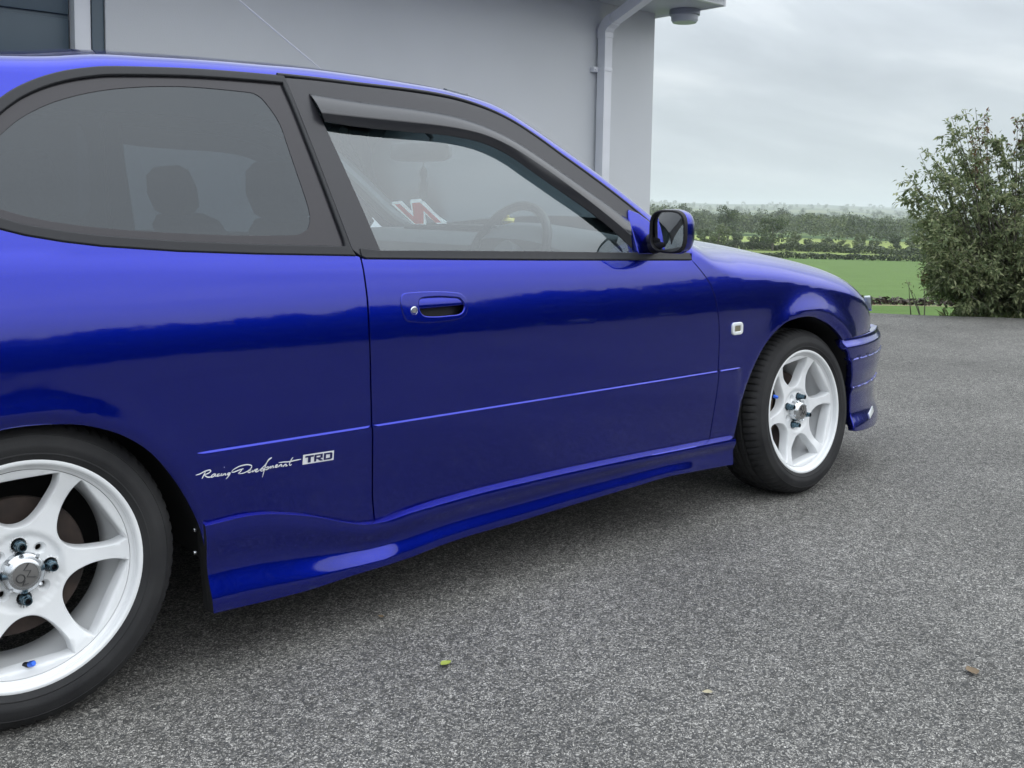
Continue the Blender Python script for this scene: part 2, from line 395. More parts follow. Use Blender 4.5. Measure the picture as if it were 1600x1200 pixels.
def Wlow(X,Z):
    X=np.asarray(X,float);Z=np.asarray(Z,float)
    w=-.02+.60*np.maximum(Z-.62,0)**2+.20*np.maximum(.58-Z,0)**2
    w=w+2.6*np.maximum(Z-(zbelt(X)-.040),0)**2*(1-_ss(1.75,1.95,X))
    w=w+.006*((X-1.2)/1.2)**2
    w=w+.90*np.maximum(X-2.7,0)**2+.5*np.maximum(-.3-X,0)**2
    for (cx,cz,r),amp,wd in ((AF,.016,.055),(AR,.0065,.05)):
        d=np.hypot(X-cx,Z-cz)-r
        g=np.exp(-(np.maximum(d,0)/wd)**2)*_ss(cz-.16,cz+.02,Z)
        if cx>1: g=g*(.25+.75*_ss(2.18,2.42,X))
        w=w-amp*g
        w=w+.0075*np.clip(1-(d-.002)/.020,0,1.3)**2*_ss(cz-.05,cz+.10,Z)
    # protective strip: a small ledge that fades out below
    k=_ss(.318,.334,X)*(1-_ss(2.06,2.088,X))
    zs=.468+.0045*X
    w=w-k*.0042*(1-_ss(zs-.0045,zs,Z))*_ss(zs-.16,zs-.02,Z)
    return w
def W(X,Z):
    X=np.asarray(X,float);Z=np.asarray(Z,float)
    b=zbelt(X); h=np.maximum(Z-b,0); cab=1-_ss(1.78,1.98,X)
    lo=Wlow(X,np.minimum(Z,b)); 
    return np.where(Z>b, lo+(.36*h+.18*h*h)*cab+(.30*h+.6*h*h)*(1-cab), lo)
ZT=Cub([(-0.8, 1.115), (-0.5, 1.185), (-0.25, 1.225), (0.02, 1.246), (0.12, 1.256), (0.2, 1.269), (0.33, 1.278), (0.45, 1.284), (0.57, 1.2875), (0.7, 1.291), (0.82, 1.289), (0.95, 1.284), (1.12, 1.272), (1.28, 1.2375), (1.36, 1.196), (1.44, 1.15), (1.52, 1.103), (1.6, 1.053), (1.68, 1.0), (1.74, 0.96), (1.8, 0.922), (1.87, 0.889), (1.95, 0.864), (2.05, 0.853), (2.2, 0.84), (2.35, 0.8245), (2.5, 0.803), (2.6, 0.786), (2.7, 0.765), (2.78, 0.743), (2.86, 0.712), (2.94, 0.672), (3.02, 0.62), (3.1, 0.56), (3.2, 0.48)])
def rz(X): return .040+.055*_ss(1.75,2.1,X)+.0*X
def rx(X): return .065+.10*_ss(1.75,2.1,X)
def zs(X): return ZT(X)-rz(X)
def vend(X): return ZT(X)+rx(X)*.6
def crown(X): return .05-.015*_ss(1.8,2.1,X)
YC=.82
def B(X,v):
    "half body surface; v is height up to the shoulder, then runs over it"
    X=np.asarray(X,float);v=np.asarray(v,float)
    s0=zs(X); e=1e-3
    y0=W(X,s0); t0=(W(X,s0)-W(X,s0-e))/e
    L=vend(X)-s0; t=np.clip((v-s0)/L,0,1)
    r1=rz(X);r2=rx(X)
    p0y,p0z=y0,s0
    a=r1*.55; p1y,p1z=y0+t0*a,s0+a
    p3y,p3z=y0+r2+.0*t0,ZT(X)
    p2y,p2z=p3y-r2*.5,p3z-.06*r2*.5
    c0=(1-t)**3;c1=3*t*(1-t)**2;c2=3*t*t*(1-t);c3=t**3
    by=c0*p0y+c1*p1y+c2*p2y+c3*p3y; bz=c0*p0z+c1*p1z+c2*p2z+c3*p3z
    # top deck from p3 to the centre line
    q=np.maximum(v-vend(X),0); span=YC-p3y; u=np.clip(q/np.maximum(span,1e-3),0,1)
    by=by+u*span; bz=bz+ (.06*span*u*(1-u)*(1-u)*1.0 + crown(X)*(2*u-u*u)*.9)
    return np.where(v<s0,W(X,v),by), np.where(v<s0,v,bz)

def Wbump(X,Z):
    X=np.asarray(X,float);Z=np.asarray(Z,float)
    w=-.024+.006*((X-1.2)/1.2)**2+.60*np.maximum(X-2.7,0)**2
    return w+.014*_ss(.40,.33,Z)*0+.018*(1-_ss(.30,.42,Z))-.021*(1-_ss(.175,.25,Z))+.02*_ss(.49,.54,Z)

def fB(u, v):
    y, z = B(u, v); return np.stack([np.asarray(u, float), y, z], 1)
def fW(off):
    return lambda u, v: np.stack([np.asarray(u, float), W(u, v)+off, np.asarray(v, float)], 1)

car = empty('parked_car', ORIG, 'blue three-door hatchback car parked beside the grey rendered wall', 'car')

def mirrored(o, parent=None):
    "a part of the far side: the same part across the centre line"
    c = o.copy(); COL.objects.link(c)
    c.parent = parent or o.parent
    if parent is None:
        c.scale = (1, -1, 1); c.location = (-ORIG.x, ORIG.y, 0)
    for ch in [q for q in bpy.data.objects if q.parent == o and q is not c]: mirrored(ch, c)
    return c

G_ = .0030                                                      # half a shut line
doorR_low = [(.7135, .8505), (.7165, .76), (.7165, .68), (.7195, .566), (.7258, .4186), (.735, .30), (.7448, .2426), (.748, .205)]
bseam = [(.6150, 1.2545), (.6269, 1.1942), (.6465, 1.0926), (.6685, .981), (.6935, .868), (.7000, .8535)]
doorF = smooth_path([(1.853, .8175), (1.8895, .7833), (1.9257, .7437), (1.9459, .7004), (1.9565, .66), (1.9644, .6133), (1.9677, .5538), (1.9685, .45), (1.966, .35), (1.962, .27), (1.962, .205)], .02)
beltb = [(1.853, .8175), (1.6251, .8237), (1.26, .8321), (.952, .8406), (.7246, .8471), (.7135, .8495)]
q_bot = [(.7000, .8535), (.56, .8585), (.4609, .862), (.2991, .8701), (.1533, .8821), (.0858, .8912), (.0216, .9033), (-.0193, .9149)]
q_rear = [(-.055, .934), (-.078, .962), (-.087, 1.01), (-.072, 1.065), (-.037, 1.113)]
q_top = [(.0094, 1.1547), (.0387, 1.1768), (.0827, 1.201), (.1322, 1.22), (.1827, 1.2331), (.2341, 1.2412), (.369, 1.2527), (.4849, 1.2577), (.6150, 1.2600)]
rail = [(.6153, 1.2606), (.707, 1.2605), (.8105, 1.259), (.9603, 1.2575), (1.05, 1.2535), (1.1178, 1.2460), (1.1976, 1.2290), (1.2755, 1.2015), (1.3517, 1.1612), (1.4278, 1.1138), (1.5084, 1.0648), (1.5906, 1.0127), (1.6749, .9554), (1.7307, .913)]
rail_s = smooth_path(rail, .015)
strip_rows = [lambda x: .468+.0045*x, lambda x: .468+.0045*x-.0022, lambda x: .468+.0045*x-.0046, lambda x: .468+.0045*x+.004]

# --- body side pressing: quarter, C-pillar, roof rail and A-pillar in one
arch_r = smooth_path([(.352, .205), (.3385, .26), (.3226, .3191), (.2946, .3807), (.263, .4334), (.2227, .4848), (.1745, .5228), (.128, .5448), (.083, .5575), (.0178, .5633), (-.0445, .5610), (-.11, .548), (-.18, .515), (-.25, .45), (-.30, .37), (-.33, .29), (-.34, .205)], .012)
edge_top_x = np.linspace(1.86, -.60, 120)
outl = [(x-G_ if i < 8 else x, z) for i, (x, z) in enumerate(doorR_low[::-1])]
outl += [(x-.002, z) for x, z in q_bot] + q_rear + smooth_path(q_top, .012).tolist()
outl += [(x, z+.004) for x, z in rail_s]
outl += [(1.80, .866), (1.842, .838), (1.862, .838)]
outl += [(x, float(vend(x))-.004) for x in edge_top_x]
outl += [(-.63, 1.05), (-.66, .85), (-.67, .60), (-.665, .40), (-.655, .24), (-.60, .205)]
outl += arch_r[::-1].tolist()
outl = [p for i, p in enumerate(outl) if i == 0 or math.hypot(p[0]-outl[i-1][0], p[1]-outl[i-1][1]) > .0006]
quarter = panel('quarter_panel', outl, fB, M['paint'], car, grid=(.02, .014), rows=strip_rows, depth=.014)

# --- door
door_out = [(x+G_, z) for x, z in doorR_low[::-1]] + [(x, z-.001) for x, z in beltb[::-1]][1:] + [(x-G_, z) for x, z in doorF.tolist()[1:]]
hbez = smooth_path([(.805, .7463), (.8129, .7634), (.8488, .7662), (.9034, .7653), (.95, .7618), (.9781, .756), (.9939, .7399), (.9943, .7214), (.9854, .7065), (.9637, .6986), (.9162, .6954), (.8792, .6955), (.8431, .6985), (.8168, .7046), (.8076, .7257)], .004, closed=True)
hin = smooth_path([(.8518, .7424), (.862, .7545), (.9117, .756), (.949, .7527), (.9734, .7485), (.9864, .7326), (.9842, .7173), (.97, .7074), (.9356, .7056), (.8982, .7056), (.8655, .7098), (.853, .7246)], .004, closed=True)
door = panel('door', door_out, fB, M['paint'], car, holes=[offset_loop(hbez, -.004)], grid=(.02, .013), rows=strip_rows, depth=.016)
bez = panel('door_handle', offset_loop(hbez, -.0012), fB, M['paint'], door, holes=[hin], grid=(.008, .007), step=.004, lift=.0024, depth=.012, edge=.0034)
hi_in = offset_loop(hin, -.0012)
flap_l = [p for p in hi_in.tolist() if p[1] > .7285]; flap_l = sorted(flap_l, key=lambda p: math.atan2(p[1]-.729, p[0]-.918))
def fflap(u, v):
    p = fB(u, v); t = np.clip((v-.7285)/.027, 0, 1); p[:, 1] += .0045*t**2+.002*(1-t)**2-.0005; return p
panel('handle_flap', flap_l, fflap, M['paint'], door, grid=(.006, .005), step=.004, depth=.01, edge=.002)
def fpit(u, v): p = fB(u, v); p[:, 1] += .026; return p
panel('handle_recess', offset_loop(hin, .006), fpit, M['plastic'], door, grid=(.01, .008), step=.006, depth=.002)
mb = MB(); lk = (.8385, .7245); yl = float(W(np.array([lk[0]]), np.array([lk[1]]))[0])
mb.lathe([(.0001, -.003), (.0062, -.003), (.0068, -.0015), (.0088, -.0035), (.0104, -.002), (.0104, .006)], 24, 'y', (lk[0], yl, lk[1])); mb.box(lk[0]-.0011, lk[0]+.0011, yl-.0036, yl-.0028, lk[1]-.005, lk[1]+.004)
mb.build('lock', M['chrome'], door)

# door window frame (satin black), belt trims, glass
vis_top = [(.67, 1.2219), (.7979, 1.2145), (.9441, 1.2095), (1.03, 1.205), (1.1, 1.1975), (1.1783, 1.1801), (1.2568, 1.1515), (1.3326, 1.1118), (1.4099, 1.0668), (1.4902, 1.0195), (1.5738, .9698), (1.6234, .9351)]
win_rear = [(.67, 1.2219), (.7002, 1.1101), (.7353, .9821), (.7681, .8605)]
opening = win_rear[::-1] + smooth_path(vis_top, .015).tolist()[1:] + [(1.627, .885), (1.632, .8405)]
frame_out = [(x+.0035, z) for x, z in bseam[::-1]] + [(.645, 1.2545)] + [(x, z-.0055) for x, z in rail_s if x > .66 and x < 1.72] + [(1.735, .905), (1.700, .8385)]
frame_out = [(.716, .853)] + frame_out[1:]
frame = panel('window_frame', frame_out, fB, M['satin'], door, holes=[opening], grid=(.02, .016), step=.012, lift=.0005, depth=.016, edge=.002)
panel('window_glass', offset_loop(resample(opening, .02), .006), fW(.011), M['glass'], door, grid=(.03, .03), depth=.002, flange=False)
bt = [(.7165, .8525), (.7165, .8665), (.7681, .8605), (.9559, .8572), (1.2649, .8500), (1.6039, .8408), (1.74, .8385), (1.845, .8365), (1.8492, .8195), (1.6251, .8245), (1.26, .8332), (.952, .8418), (.7246, .8485)]
panel('belt_trim', bt, fB, M['rubber'], door, grid=(.03, .005), step=.015, lift=.0055, depth=.012, edge=.003)
# wind deflector: an upper face that leans out and an added lip turned back in for the glass's dark reflection
vm = smooth_path([(.6785, 1.176), (.7727, 1.1738), (.9167, 1.1714), (1.0, 1.169), (1.0717, 1.1645), (1.1509, 1.1527), (1.2282, 1.1266), (1.303, 1.0867), (1.3794, 1.0412), (1.4573, .9908), (1.5371, .9354), (1.5941, .8927)], .02)
def along(P, n):
    P = np.asarray(P, float); d = np.r_[0, np.cumsum(np.hypot(*np.diff(P[:, :2], axis=0).T))]; s = np.linspace(0, d[-1], n)
    return np.stack([np.interp(s, d, P[:, 0]), np.interp(s, d, P[:, 1])], 1)
nv = 90
a_ = along(smooth_path(vis_top, .02), nv); b_ = along(vm, nv); c_ = along(smooth_path([(.6889, 1.1564), (.772, 1.1499), (.9158, 1.1465), (1.0, 1.1458), (1.0715, 1.1418), (1.1507, 1.1296), (1.2268, 1.1007), (1.3006, 1.056), (1.3771, 1.0101), (1.4567, .9627), (1.5369, .9069), (1.5969, .8568)], .02), nv)
def row(P, off): return np.stack([P[:, 0], W(P[:, 0], P[:, 1])+off, P[:, 1]], 1)
rows = [row(a_, -.001), row(a_*.93+b_*.07, -.006), row(a_*.5+b_*.5, -.0165), row(a_*.06+b_*.94, -.0222), row(b_, -.0222), row(b_*.93+c_*.07, -.0212), row(b_*.1+c_*.9, -.0125), row(c_, -.0105), row(c_, -.007), row(b_*.3+c_*.7, -.0085), row(b_*.95+c_*.05, -.0185), row(a_*.5+b_*.5, -.0125), row(a_, .003)]
strip_sheet('wind_deflector', rows, M['smoke'], door, sharp=40)
def card(u, v): p = fB(u, v); p[:, 1] += .055; return p
panel('door_card', offset_loop(resample(door_out, .05), -.02), card, M['cardgrey'], door, grid=(.06, .06), step=.05, depth=.003, flange=False)

# --- quarter window
q_loop = np.array(smooth_path(q_bot[::-1], .012).tolist()[::1][:0] + q_bot + q_rear + smooth_path(q_top, .012).tolist() + [(.6262, 1.1942), (.6455, 1.0926), (.6675, .981), (.6925, .868)])
q_loop = resample(q_loop, .012); q_in = offset_loop(q_loop, -.0165)
q_in = np.array([p for p in q_in.tolist() if p[0] < .60 and not (p[0] > .55 and .90 < p[1] < 1.22)])
k0 = int(np.argmin(q_in[:, 0]))
q_a = np.array([(.655, .8722), (.56, .8755), (.4609, .879), (.2991, .8872), (.1533, .8990), (.0858, .9080), (.0216, .9202), (-.0150, .9310)])
q_c = offset_loop(q_loop, -.0165); q_c = q_c[(q_c[:, 0] < .595) & ((q_c[:, 0] < -.02) | (q_c[:, 1] > 1.05))]
q_in = np.vstack([[(.681, .8715)], q_a, q_c, [(.6085, 1.2430), (.6200, 1.1942), (.6393, 1.0926), (.6613, .981), (.6795, .8905)]])
trim = panel('window_trim', offset_loop(q_loop, -.0025), fB, M['rubber'], car, holes=[q_in], grid=(.01, .006), step=.01, lift=.004, depth=.012, edge=.004)
frit = smooth_path([(.0005, 1.0843), (.0495, 1.1261), (.1236, 1.1642), (.2256, 1.1937), (.3605, 1.2114), (.5043, 1.2132), (.540, 1.2085), (.5583, 1.190), (.5802, 1.1468), (.5890, 1.09), (.5974, 1.0332), (.6082, .960), (.606, .93), (.5968, .9128), (.57, .9005), (.5565, .8995), (.4114, .9006), (.2052, .9118), (.0681, .9286), (-.0153, .9512), (-.042, .972), (-.051, 1.01), (-.033, 1.050)], .012, closed=True)
panel('window_border', offset_loop(q_in, .004), fW(.0045), M['frit'], car, holes=[frit], grid=(.012, .012), step=.01, depth=.002, edge=.0005)
panel('quarter_window', offset_loop(frit, .004), fW(.0062), M['tint'], car, grid=(.03, .03), depth=.002, flange=False)
# roof drip seal between the rail and the door frame
mb = MB(); mb.tube([(x, float(W(x, z-.0005))+.0015, z-.0005) for x, z in [(.60, 1.2605)]+rail_s.tolist()], .0048, 8); mb.build('roof_seal', M['rubber'], car)
mb = MB(); mb.tube([(x-.0005, float(W(x, z))+.0025, z) for x, z in smooth_path(bseam, .02)], .0035, 8); mb.build('pillar_seal', M['rubber'], car)

# --- front fender
arch_f = smooth_path([(2.078, .205), (2.088, .30), (2.112, .40), (2.155, .485), (2.215, .553), (2.29, .6), (2.345, .6135), (2.4082, .6173), (2.47, .612), (2.53, .597), (2.588, .5725), (2.64, .541), (2.668, .518)], .012)
fx = np.linspace(3.06, 1.89, 66)
bump_seam = [(2.69, .5215), (2.80, .522), (2.95, .523), (3.10, .524)]
fend = [(x+G_, z) for x, z in doorF.tolist()[::-1]] + [(1.862, .832), (1.875, float(vend(1.875))-.03)]
fend += [(x, float(vend(x))-.004-.02*(1-float(_ss(1.9, 2.0, x)))) for x in fx[::-1]]
fend += [(3.07, .668), (3.01, .670), (2.954, .660), (2.958, .630), (2.977, .602), (3.012, .590), (3.13, .585)] + [(3.13, .526)] + [(x, z+.003) for x, z in bump_seam[::-1]] + arch_f[::-1].tolist()
fender = panel('front_fender', fend, fB, M['paint'], car, grid=(.018, .013), rows=strip_rows, depth=.014)
ind = np.array([(2.021, .6214), (2.0811, .6195), (2.0826, .5801), (2.023, .5824)]); ic = ind.mean(0)
il = [(ic[0]+p[0], ic[1]+p[1]) for p in rrect(0, 0, .049, .034, .010)]
panel('side_indicator', il, fB, M['lens'], fender, holes=[[(ic[0]+p[0], ic[1]+p[1]) for p in rrect(0, 0, .035, .023, .006)]], grid=(.008, .008), step=.004, lift=.006, depth=.008, edge=.003)
panel('indicator_lens', [(ic[0]+p[0], ic[1]+p[1]) for p in rrect(0, 0, .037, .025, .006)], fB, M['amber'], fender, grid=(.006, .006), step=.004, lift=.0035, depth=.006)
# headlight
hl = [(2.957, .655), (2.962, .630), (2.980, .604), (3.014, .593), (3.13, .588), (3.20, .588), (3.20, .596), (3.09, .620), (3.01, .646)]
def fhead(u, v):
    p = fB(u, np.minimum(v, zs(u)-.001)); y = Wlow(u, v); t = np.clip((v-.6)/.10, 0, 1)
    b = .005*np.sin(np.pi*np.clip((v-.585)/.14, 0, 1))*_ss(2.945, 3.02, u)
    return np.stack([u+.2*b, y-.0015-b*.6+.01*t, v], 1)
panel('headlight', hl, fhead, M['headlens'], car, grid=(.02, .015), depth=.02)

# --- front bumper: plan curve from the wheel arch round to the nose
def plan_pts():
    x = np.linspace(2.62, 3.155, 40); y = Wbump(x, np.full_like(x, .46)); P = np.stack([x, y], 1).tolist()
    P += [(3.205, .185), (3.238, .26), (3.262, .36), (3.280, .50), (3.290, .66), (3.293, .82)]
    return smooth_path(P, .02)
PL = plan_pts(); PLd = np.r_[0, np.cumsum(np.hypot(*np.diff(PL, axis=0).T))]
T2 = np.gradient(PL, PLd, axis=0); T2 /= np.linalg.norm(T2, axis=1)[:, None]
def fbump(s, z):
    s = np.asarray(s, float); z = np.asarray(z, float)
    x = np.interp(s, PLd, PL[:, 0]); y = np.interp(s, PLd, PL[:, 1]); tx = np.interp(s, PLd, T2[:, 0]); ty = np.interp(s, PLd, T2[:, 1])
    w = Wbump(np.full_like(s, 2.62), z)-Wbump(np.full_like(s, 2.62), np.full_like(s, .46))
    # grooves and ribs of the side of the bumper
    for zc, d in ((.4415, .004), (.334, .007)): w = w-d*(_ss(zc-.03, zc-.002, z)*(1-_ss(zc-.001, zc+.003, z)))
    w = w+.006*np.exp(-((z-.505)/.012)**2)
    return np.stack([x-ty*w, y+tx*w, z], 1)
def s_at(x): return float(np.interp(x, PL[:40, 0], PLd[:40]))
bo = [(s_at(2.675), .5185), (s_at(2.80), .5185), (s_at(3.0), .5195), (PLd[-1]*.6, .521), (PLd[-1], .521), (PLd[-1], .155), (PLd[-1]*.5, .155), (s_at(3.0), .160), (s_at(2.85), .170), (s_at(2.79), .176), (s_at(2.773), .182)]
bo += [(s_at(x), z) for x, z in [(2.775, .24), (2.772, .30), (2.760, .36), (2.742, .41), (2.716, .462), (2.685, .503)]]
bumper = panel('front_bumper', bo, fbump, M['paint'], car, grid=(.02, .012), rows=[(lambda s, q=q: q+0*s) for q in (.4295, .4390, .4405, .4425, .4445, .322, .3315, .333, .335, .337, .497, .505, .513)], depth=.02, edge=.004)
mb = MB()   # pale chip added for the white highlight low on the bumper's side
P0 = fbump(np.array([s_at(2.93), s_at(3.02), s_at(3.03), s_at(2.935)]), np.array([.196, .208, .227, .214])); nb_ = np.array([-.35, -1, .1])*.004
mb.add([tuple(p+nb_) for p in P0]+[tuple(p-nb_) for p in P0], [(0, 1, 2, 3), (7, 6, 5, 4), (0, 4, 5, 1), (1, 5, 6, 2), (2, 6, 7, 3), (3, 7, 4, 0)])
mb.build('bumper_highlight', M['lens'], bumper, bevel=.002)

# --- bonnet, roof, screens, tail (across the centre line, one mesh each)
def deck(x_edge, b):
    "b in -1..1 across; the rail edge of x_edge, bowed forward at the centre"
    x_edge = np.asarray(x_edge, float); u = 1-np.abs(b); vv = vend(x_edge)+u*(YC-B(x_edge, vend(x_edge))[0])
    y, z = B(x_edge, vv); return y, z
def cross_sheet(name, xs, bow, material, n=28, off=0., extra=None, vstart=None):
    rows = []
    bb = np.linspace(-1, 1, 2*n+1)
    for i, x in enumerate(xs):
        y, z = deck(np.full_like(bb, x), bb); bw = bow(x)
        Y = np.where(bb < 0, y, 2*YC-y)
        rows.append(np.stack([x+bw*(1-bb**2), Y, z+off], 1))
    return strip_sheet(name, rows, material, car)
cross_sheet('bonnet', np.linspace(1.935, 2.945, 44), lambda x: .17*(1-.0*x)*(1-float(_ss(1.95, 2.7, x)))+.25*float(_ss(2.5, 2.95, x)), M['paint'])
cross_sheet('roof', np.linspace(-.42, 1.125, 50), lambda x: .10*float(_ss(.5, 1.125, x))-.10*(1-float(_ss(-.42, .2, x))), M['paint'])
cross_sheet('headlining', np.linspace(-.35, 1.10, 20), lambda x: .08*float(_ss(.5, 1.125, x))-.10*(1-float(_ss(-.42, .2, x))), M['lining'], n=12, off=-.035)
def WS(a, b, off=0.):
    a = np.asarray(a, float); b = np.asarray(b, float)
    Xe = 1.93-.80*a; Ye, Ze = B(Xe, vend(Xe))
    return np.stack([Xe+(.19*(1-a)+.10*a)*(1-b*b)-off*.8, YC+b*(YC-Ye), Ze+(.005+.040*a)*(1-b*b)-off*.6], -1)
bb = np.linspace(-1, 1, 41)
strip_sheet('windscreen', [WS(np.full_like(bb, a), bb) for a in np.linspace(0, 1, 22)], M['screen'], car)
cb = np.linspace(-1, 1, 21)
strip_sheet('cowl_panel', [WS(np.full_like(cb, 0), cb)+np.array([dx, 0, dz]) for dx, dz in ((-.02, .004), (.0, -.012), (.06, -.022))], M['plastic'], car)
# tail
ty, tz = deck(np.full(41, -.42), bb); TY = np.where(bb < 0, ty, 2*YC-ty)
top_row = np.stack([-.42-.10*(1-bb**2), TY, tz], 1)
zt = [(-.52, .98), (-.62, .80), (-.66, .55), (-.66, .30)]
rowsT = [top_row]+[np.stack([x-.06*(1-bb**2), YC+bb*(YC-float(W(-.6, z))-.02), np.full_like(bb, z)], 1) for x, z in zt[:1]]
strip_sheet('rear_window', rowsT, M['tint'], car)
rowsT = [np.stack([x-.06*(1-bb**2), YC+bb*(YC-float(W(-.6, z))-.02), np.full_like(bb, z)], 1) for x, z in zt]
strip_sheet('tailgate', rowsT, M['paint'], car)
rowsT = [np.stack([x-.07*(1-bb**2), YC+bb*(YC-float(W(-.62, z))-.005), np.full_like(bb, z)], 1) for x, z in ((-.66, .56), (-.72, .52), (-.72, .26), (-.64, .20))]
strip_sheet('rear_bumper', rowsT, M['paint'], car)
rowsT = [np.stack([np.interp(abs(t)*0+1, [0, 1], [0, x])*np.ones(1), np.array([YC+t*.52]), np.array([z])], 1)[0] for t in (0,) for x, z in ((0, 0),)]
mb = MB(); mb.box(3.19, 3.235, .36, 1.28, .525, .60); mb.build('grille', M['plastic'], car, bevel=.01)

# --- side skirt
zt_c = Cub([(.33, .3171), (.37, .3178), (.416, .3187), (.4615, .3150), (.507, .3056), (.569, .2890), (.6175, .2720), (.665, .2545), (.7142, .2400), (.7542, .2365), (.842, .2465), (.9929, .2560), (1.2458, .2605), (1.5892, .2588), (1.85, .2535), (2.07, .2490)])
zb_c = Cub([(.33, .1340), (.4331, .1293), (.5536, .1264), (.6836, .1310), (.78, .1335), (.83, .137), (.90, .1475), (.9832, .1544), (1.1637, .1605), (1.3648, .1685), (1.5847, .1750), (1.79, .1790), (1.86, .175), (2.07, .1650)])
def fskirt(x, t):
    x = np.asarray(x, float); t = np.asarray(t, float)
    ztop = zt_c(x); zbot = zb_c(x); z = ztop+(zbot-ztop)*np.clip(t, 0, 1)
    w0 = W(x, np.maximum(ztop, .2))
    fl = np.interp(x, [.3, .60, .77, .81, 1.80, 1.85, 1.89, 2.1], [.015, .0145, .013, .0085, .0065, .006, .003, .002])
    prof = -.012-.008*_ss(.74, .92, x)-.003*np.sin(np.pi*np.clip(t/.25, 0, 1)*.5)+.012*_ss(.08, .50, t)-fl*(.35*_ss(.52, .94, t)+.65*np.clip((t-.56)/.30, 0, 1))
    tuck = .05*np.maximum(t-1, 0)/.12
    return np.stack([x, w0+prof+tuck, z-.006*np.clip((t-1)/.12, 0, 1)], 1)
xs = np.unique(np.r_[np.linspace(.330, 2.066, 120), np.linspace(.76, .83, 14), np.linspace(1.84, 1.90, 10)])
tt = np.r_[0, .02, .05, np.linspace(.08, 1, 32), 1.02, 1.06, 1.12]
V = []; NNv = []
inner = np.stack([xs, W(xs, zt_c(xs)+.001)+.006, zt_c(xs)+.0035+.006*_ss(.74, .92, xs)], 1)
ledge = np.stack([xs, W(xs, zt_c(xs))-.009-.008*_ss(.74, .92, xs), zt_c(xs)+.0015], 1)
rowsS = [inner, ledge]
for t in tt:
    lean = np.interp(t, [0, 1], [0, 1])
    xx = xs.copy(); k = xs < .40; xx = xs+(np.clip((.40-xs)/.07, 0, 1))*.013*min(t, 1)-.0
    rowsS.append(fskirt(xx, np.full_like(xx, t)))
skirt = strip_sheet('side_skirt', rowsS, M['paint'], car, sharp=50)
for j in (0, -1):
    ends = MB(); e = [r[j] for r in rowsS]; ends.add([tuple(p) for p in e]+[(e[0][0]+.01, .055, e[0][2]), (e[-1][0]+.012, .055, e[-1][2])], [tuple(range(len(e)))+(len(e)+1, len(e))])
    ends.build('skirt_end', M['under'], skirt, smooth=False)
for z in (.292, .243):
    mb = MB(); mb.lathe([(.0001, -.003), (.0045, -.002), (.0055, .001), (.0055, .004)], 12, 'x', (.333, .045, z)); mb.build('screw', M['chrome'], skirt)

# --- mirror
mx0, my0, mz0 = 1.662, -.062, .906
SEC = [(1.656, .0600, .0545), (1.659, .0645, .0585), (1.668, .0675, .0615), (1.684, .0710, .0630), (1.704, .0650, .0590), (1.726, .0520, .0490), (1.742, .0300, .0300), (1.750, .008, .009)]
def sq(hw, hh, n=40, e=3.4):
    P = []
    for i in range(n):
        t = 2*math.pi*i/n; c, s = math.cos(t), math.sin(t)
        P.append((math.copysign(abs(c)**(2/e), c)*hw, math.copysign(abs(s)**(2/e), s)*hh))
    return P
mb = MB(); n = 40
def mring(x, hw, hh): return [(x, my0+p[0]+(x-mx0)*.12, mz0+p[1]) for p in sq(hw, hh)]
V = []
for s in SEC[2:]: V += mring(*s)
k = len(SEC[2:]); mb.add(V, [(i*n+j, i*n+(j+1) % n, (i+1)*n+(j+1) % n, (i+1)*n+j) for i in range(k-1) for j in range(n)]+[tuple((k-1)*n+j for j in range(n))])
wm = mb.build('wing_mirror', M['paint'], car, sharp=60)
mb = MB(); R1 = [mring(1.672, .0675, .0615), mring(1.664, .0672, .0612), mring(1.657, .0650, .0590), mring(1.656, .0620, .0560), mring(1.6605, .0602, .0542), mring(1.666, .0595, .0535)]
mb.add([p for r in R1 for p in r], [(i*n+j, i*n+(j+1) % n, (i+1)*n+(j+1) % n, (i+1)*n+j) for i in range(len(R1)-1) for j in range(n)]); mb.build('mirror_rim', M['plastic'], wm)
g = [(1.6635+.0, p[1], p[2]) for p in mring(1.6625, .0600, .0540)]
# the glass is turned a little towards the driver and bulges slightly
gc = Vector((1.6625, my0, mz0)); Rg = Matrix.Rotation(math.radians(-6), 3, 'Z') @ Matrix.Rotation(math.radians(-2), 3, 'Y')
gv = [gc]+[gc+Rg @ (Vector((0.0006, 0, 0))+(Vector(p)-gc)) for p in g]
mk('mirror_glass', gv, [(0, 1+(i+1) % n, 1+i) for i in range(n)], M['mirror'], wm, smooth=False)
# foot: sail plate on the door corner and the arm
sail = [(1.6245, .8405), (1.6215, .9345), (1.630, .9600), (1.6650, .9500), (1.6992, .9290), (1.727, .900), (1.716, .860), (1.700, .8405)]
panel('mirror_sail', sail, fB, M['paint'], wm, grid=(.012, .012), step=.008, lift=.007, depth=.012, edge=.004)
mb = MB(); yw = float(W(1.67, .87))
for x0, z0, r0 in ((1.690, .872, .022), (1.686, .858, .020)):
    mb.tube([(x0, yw+.012, z0), (x0, yw-.02, z0+.002), (x0-.002, my0+.045, z0+.006), (x0-.004, my0+.01, z0+.012)], [r0*1.15, r0, r0*.95, r0*.85], 14)
mb.build('mirror_arm', M['plastic'], wm)

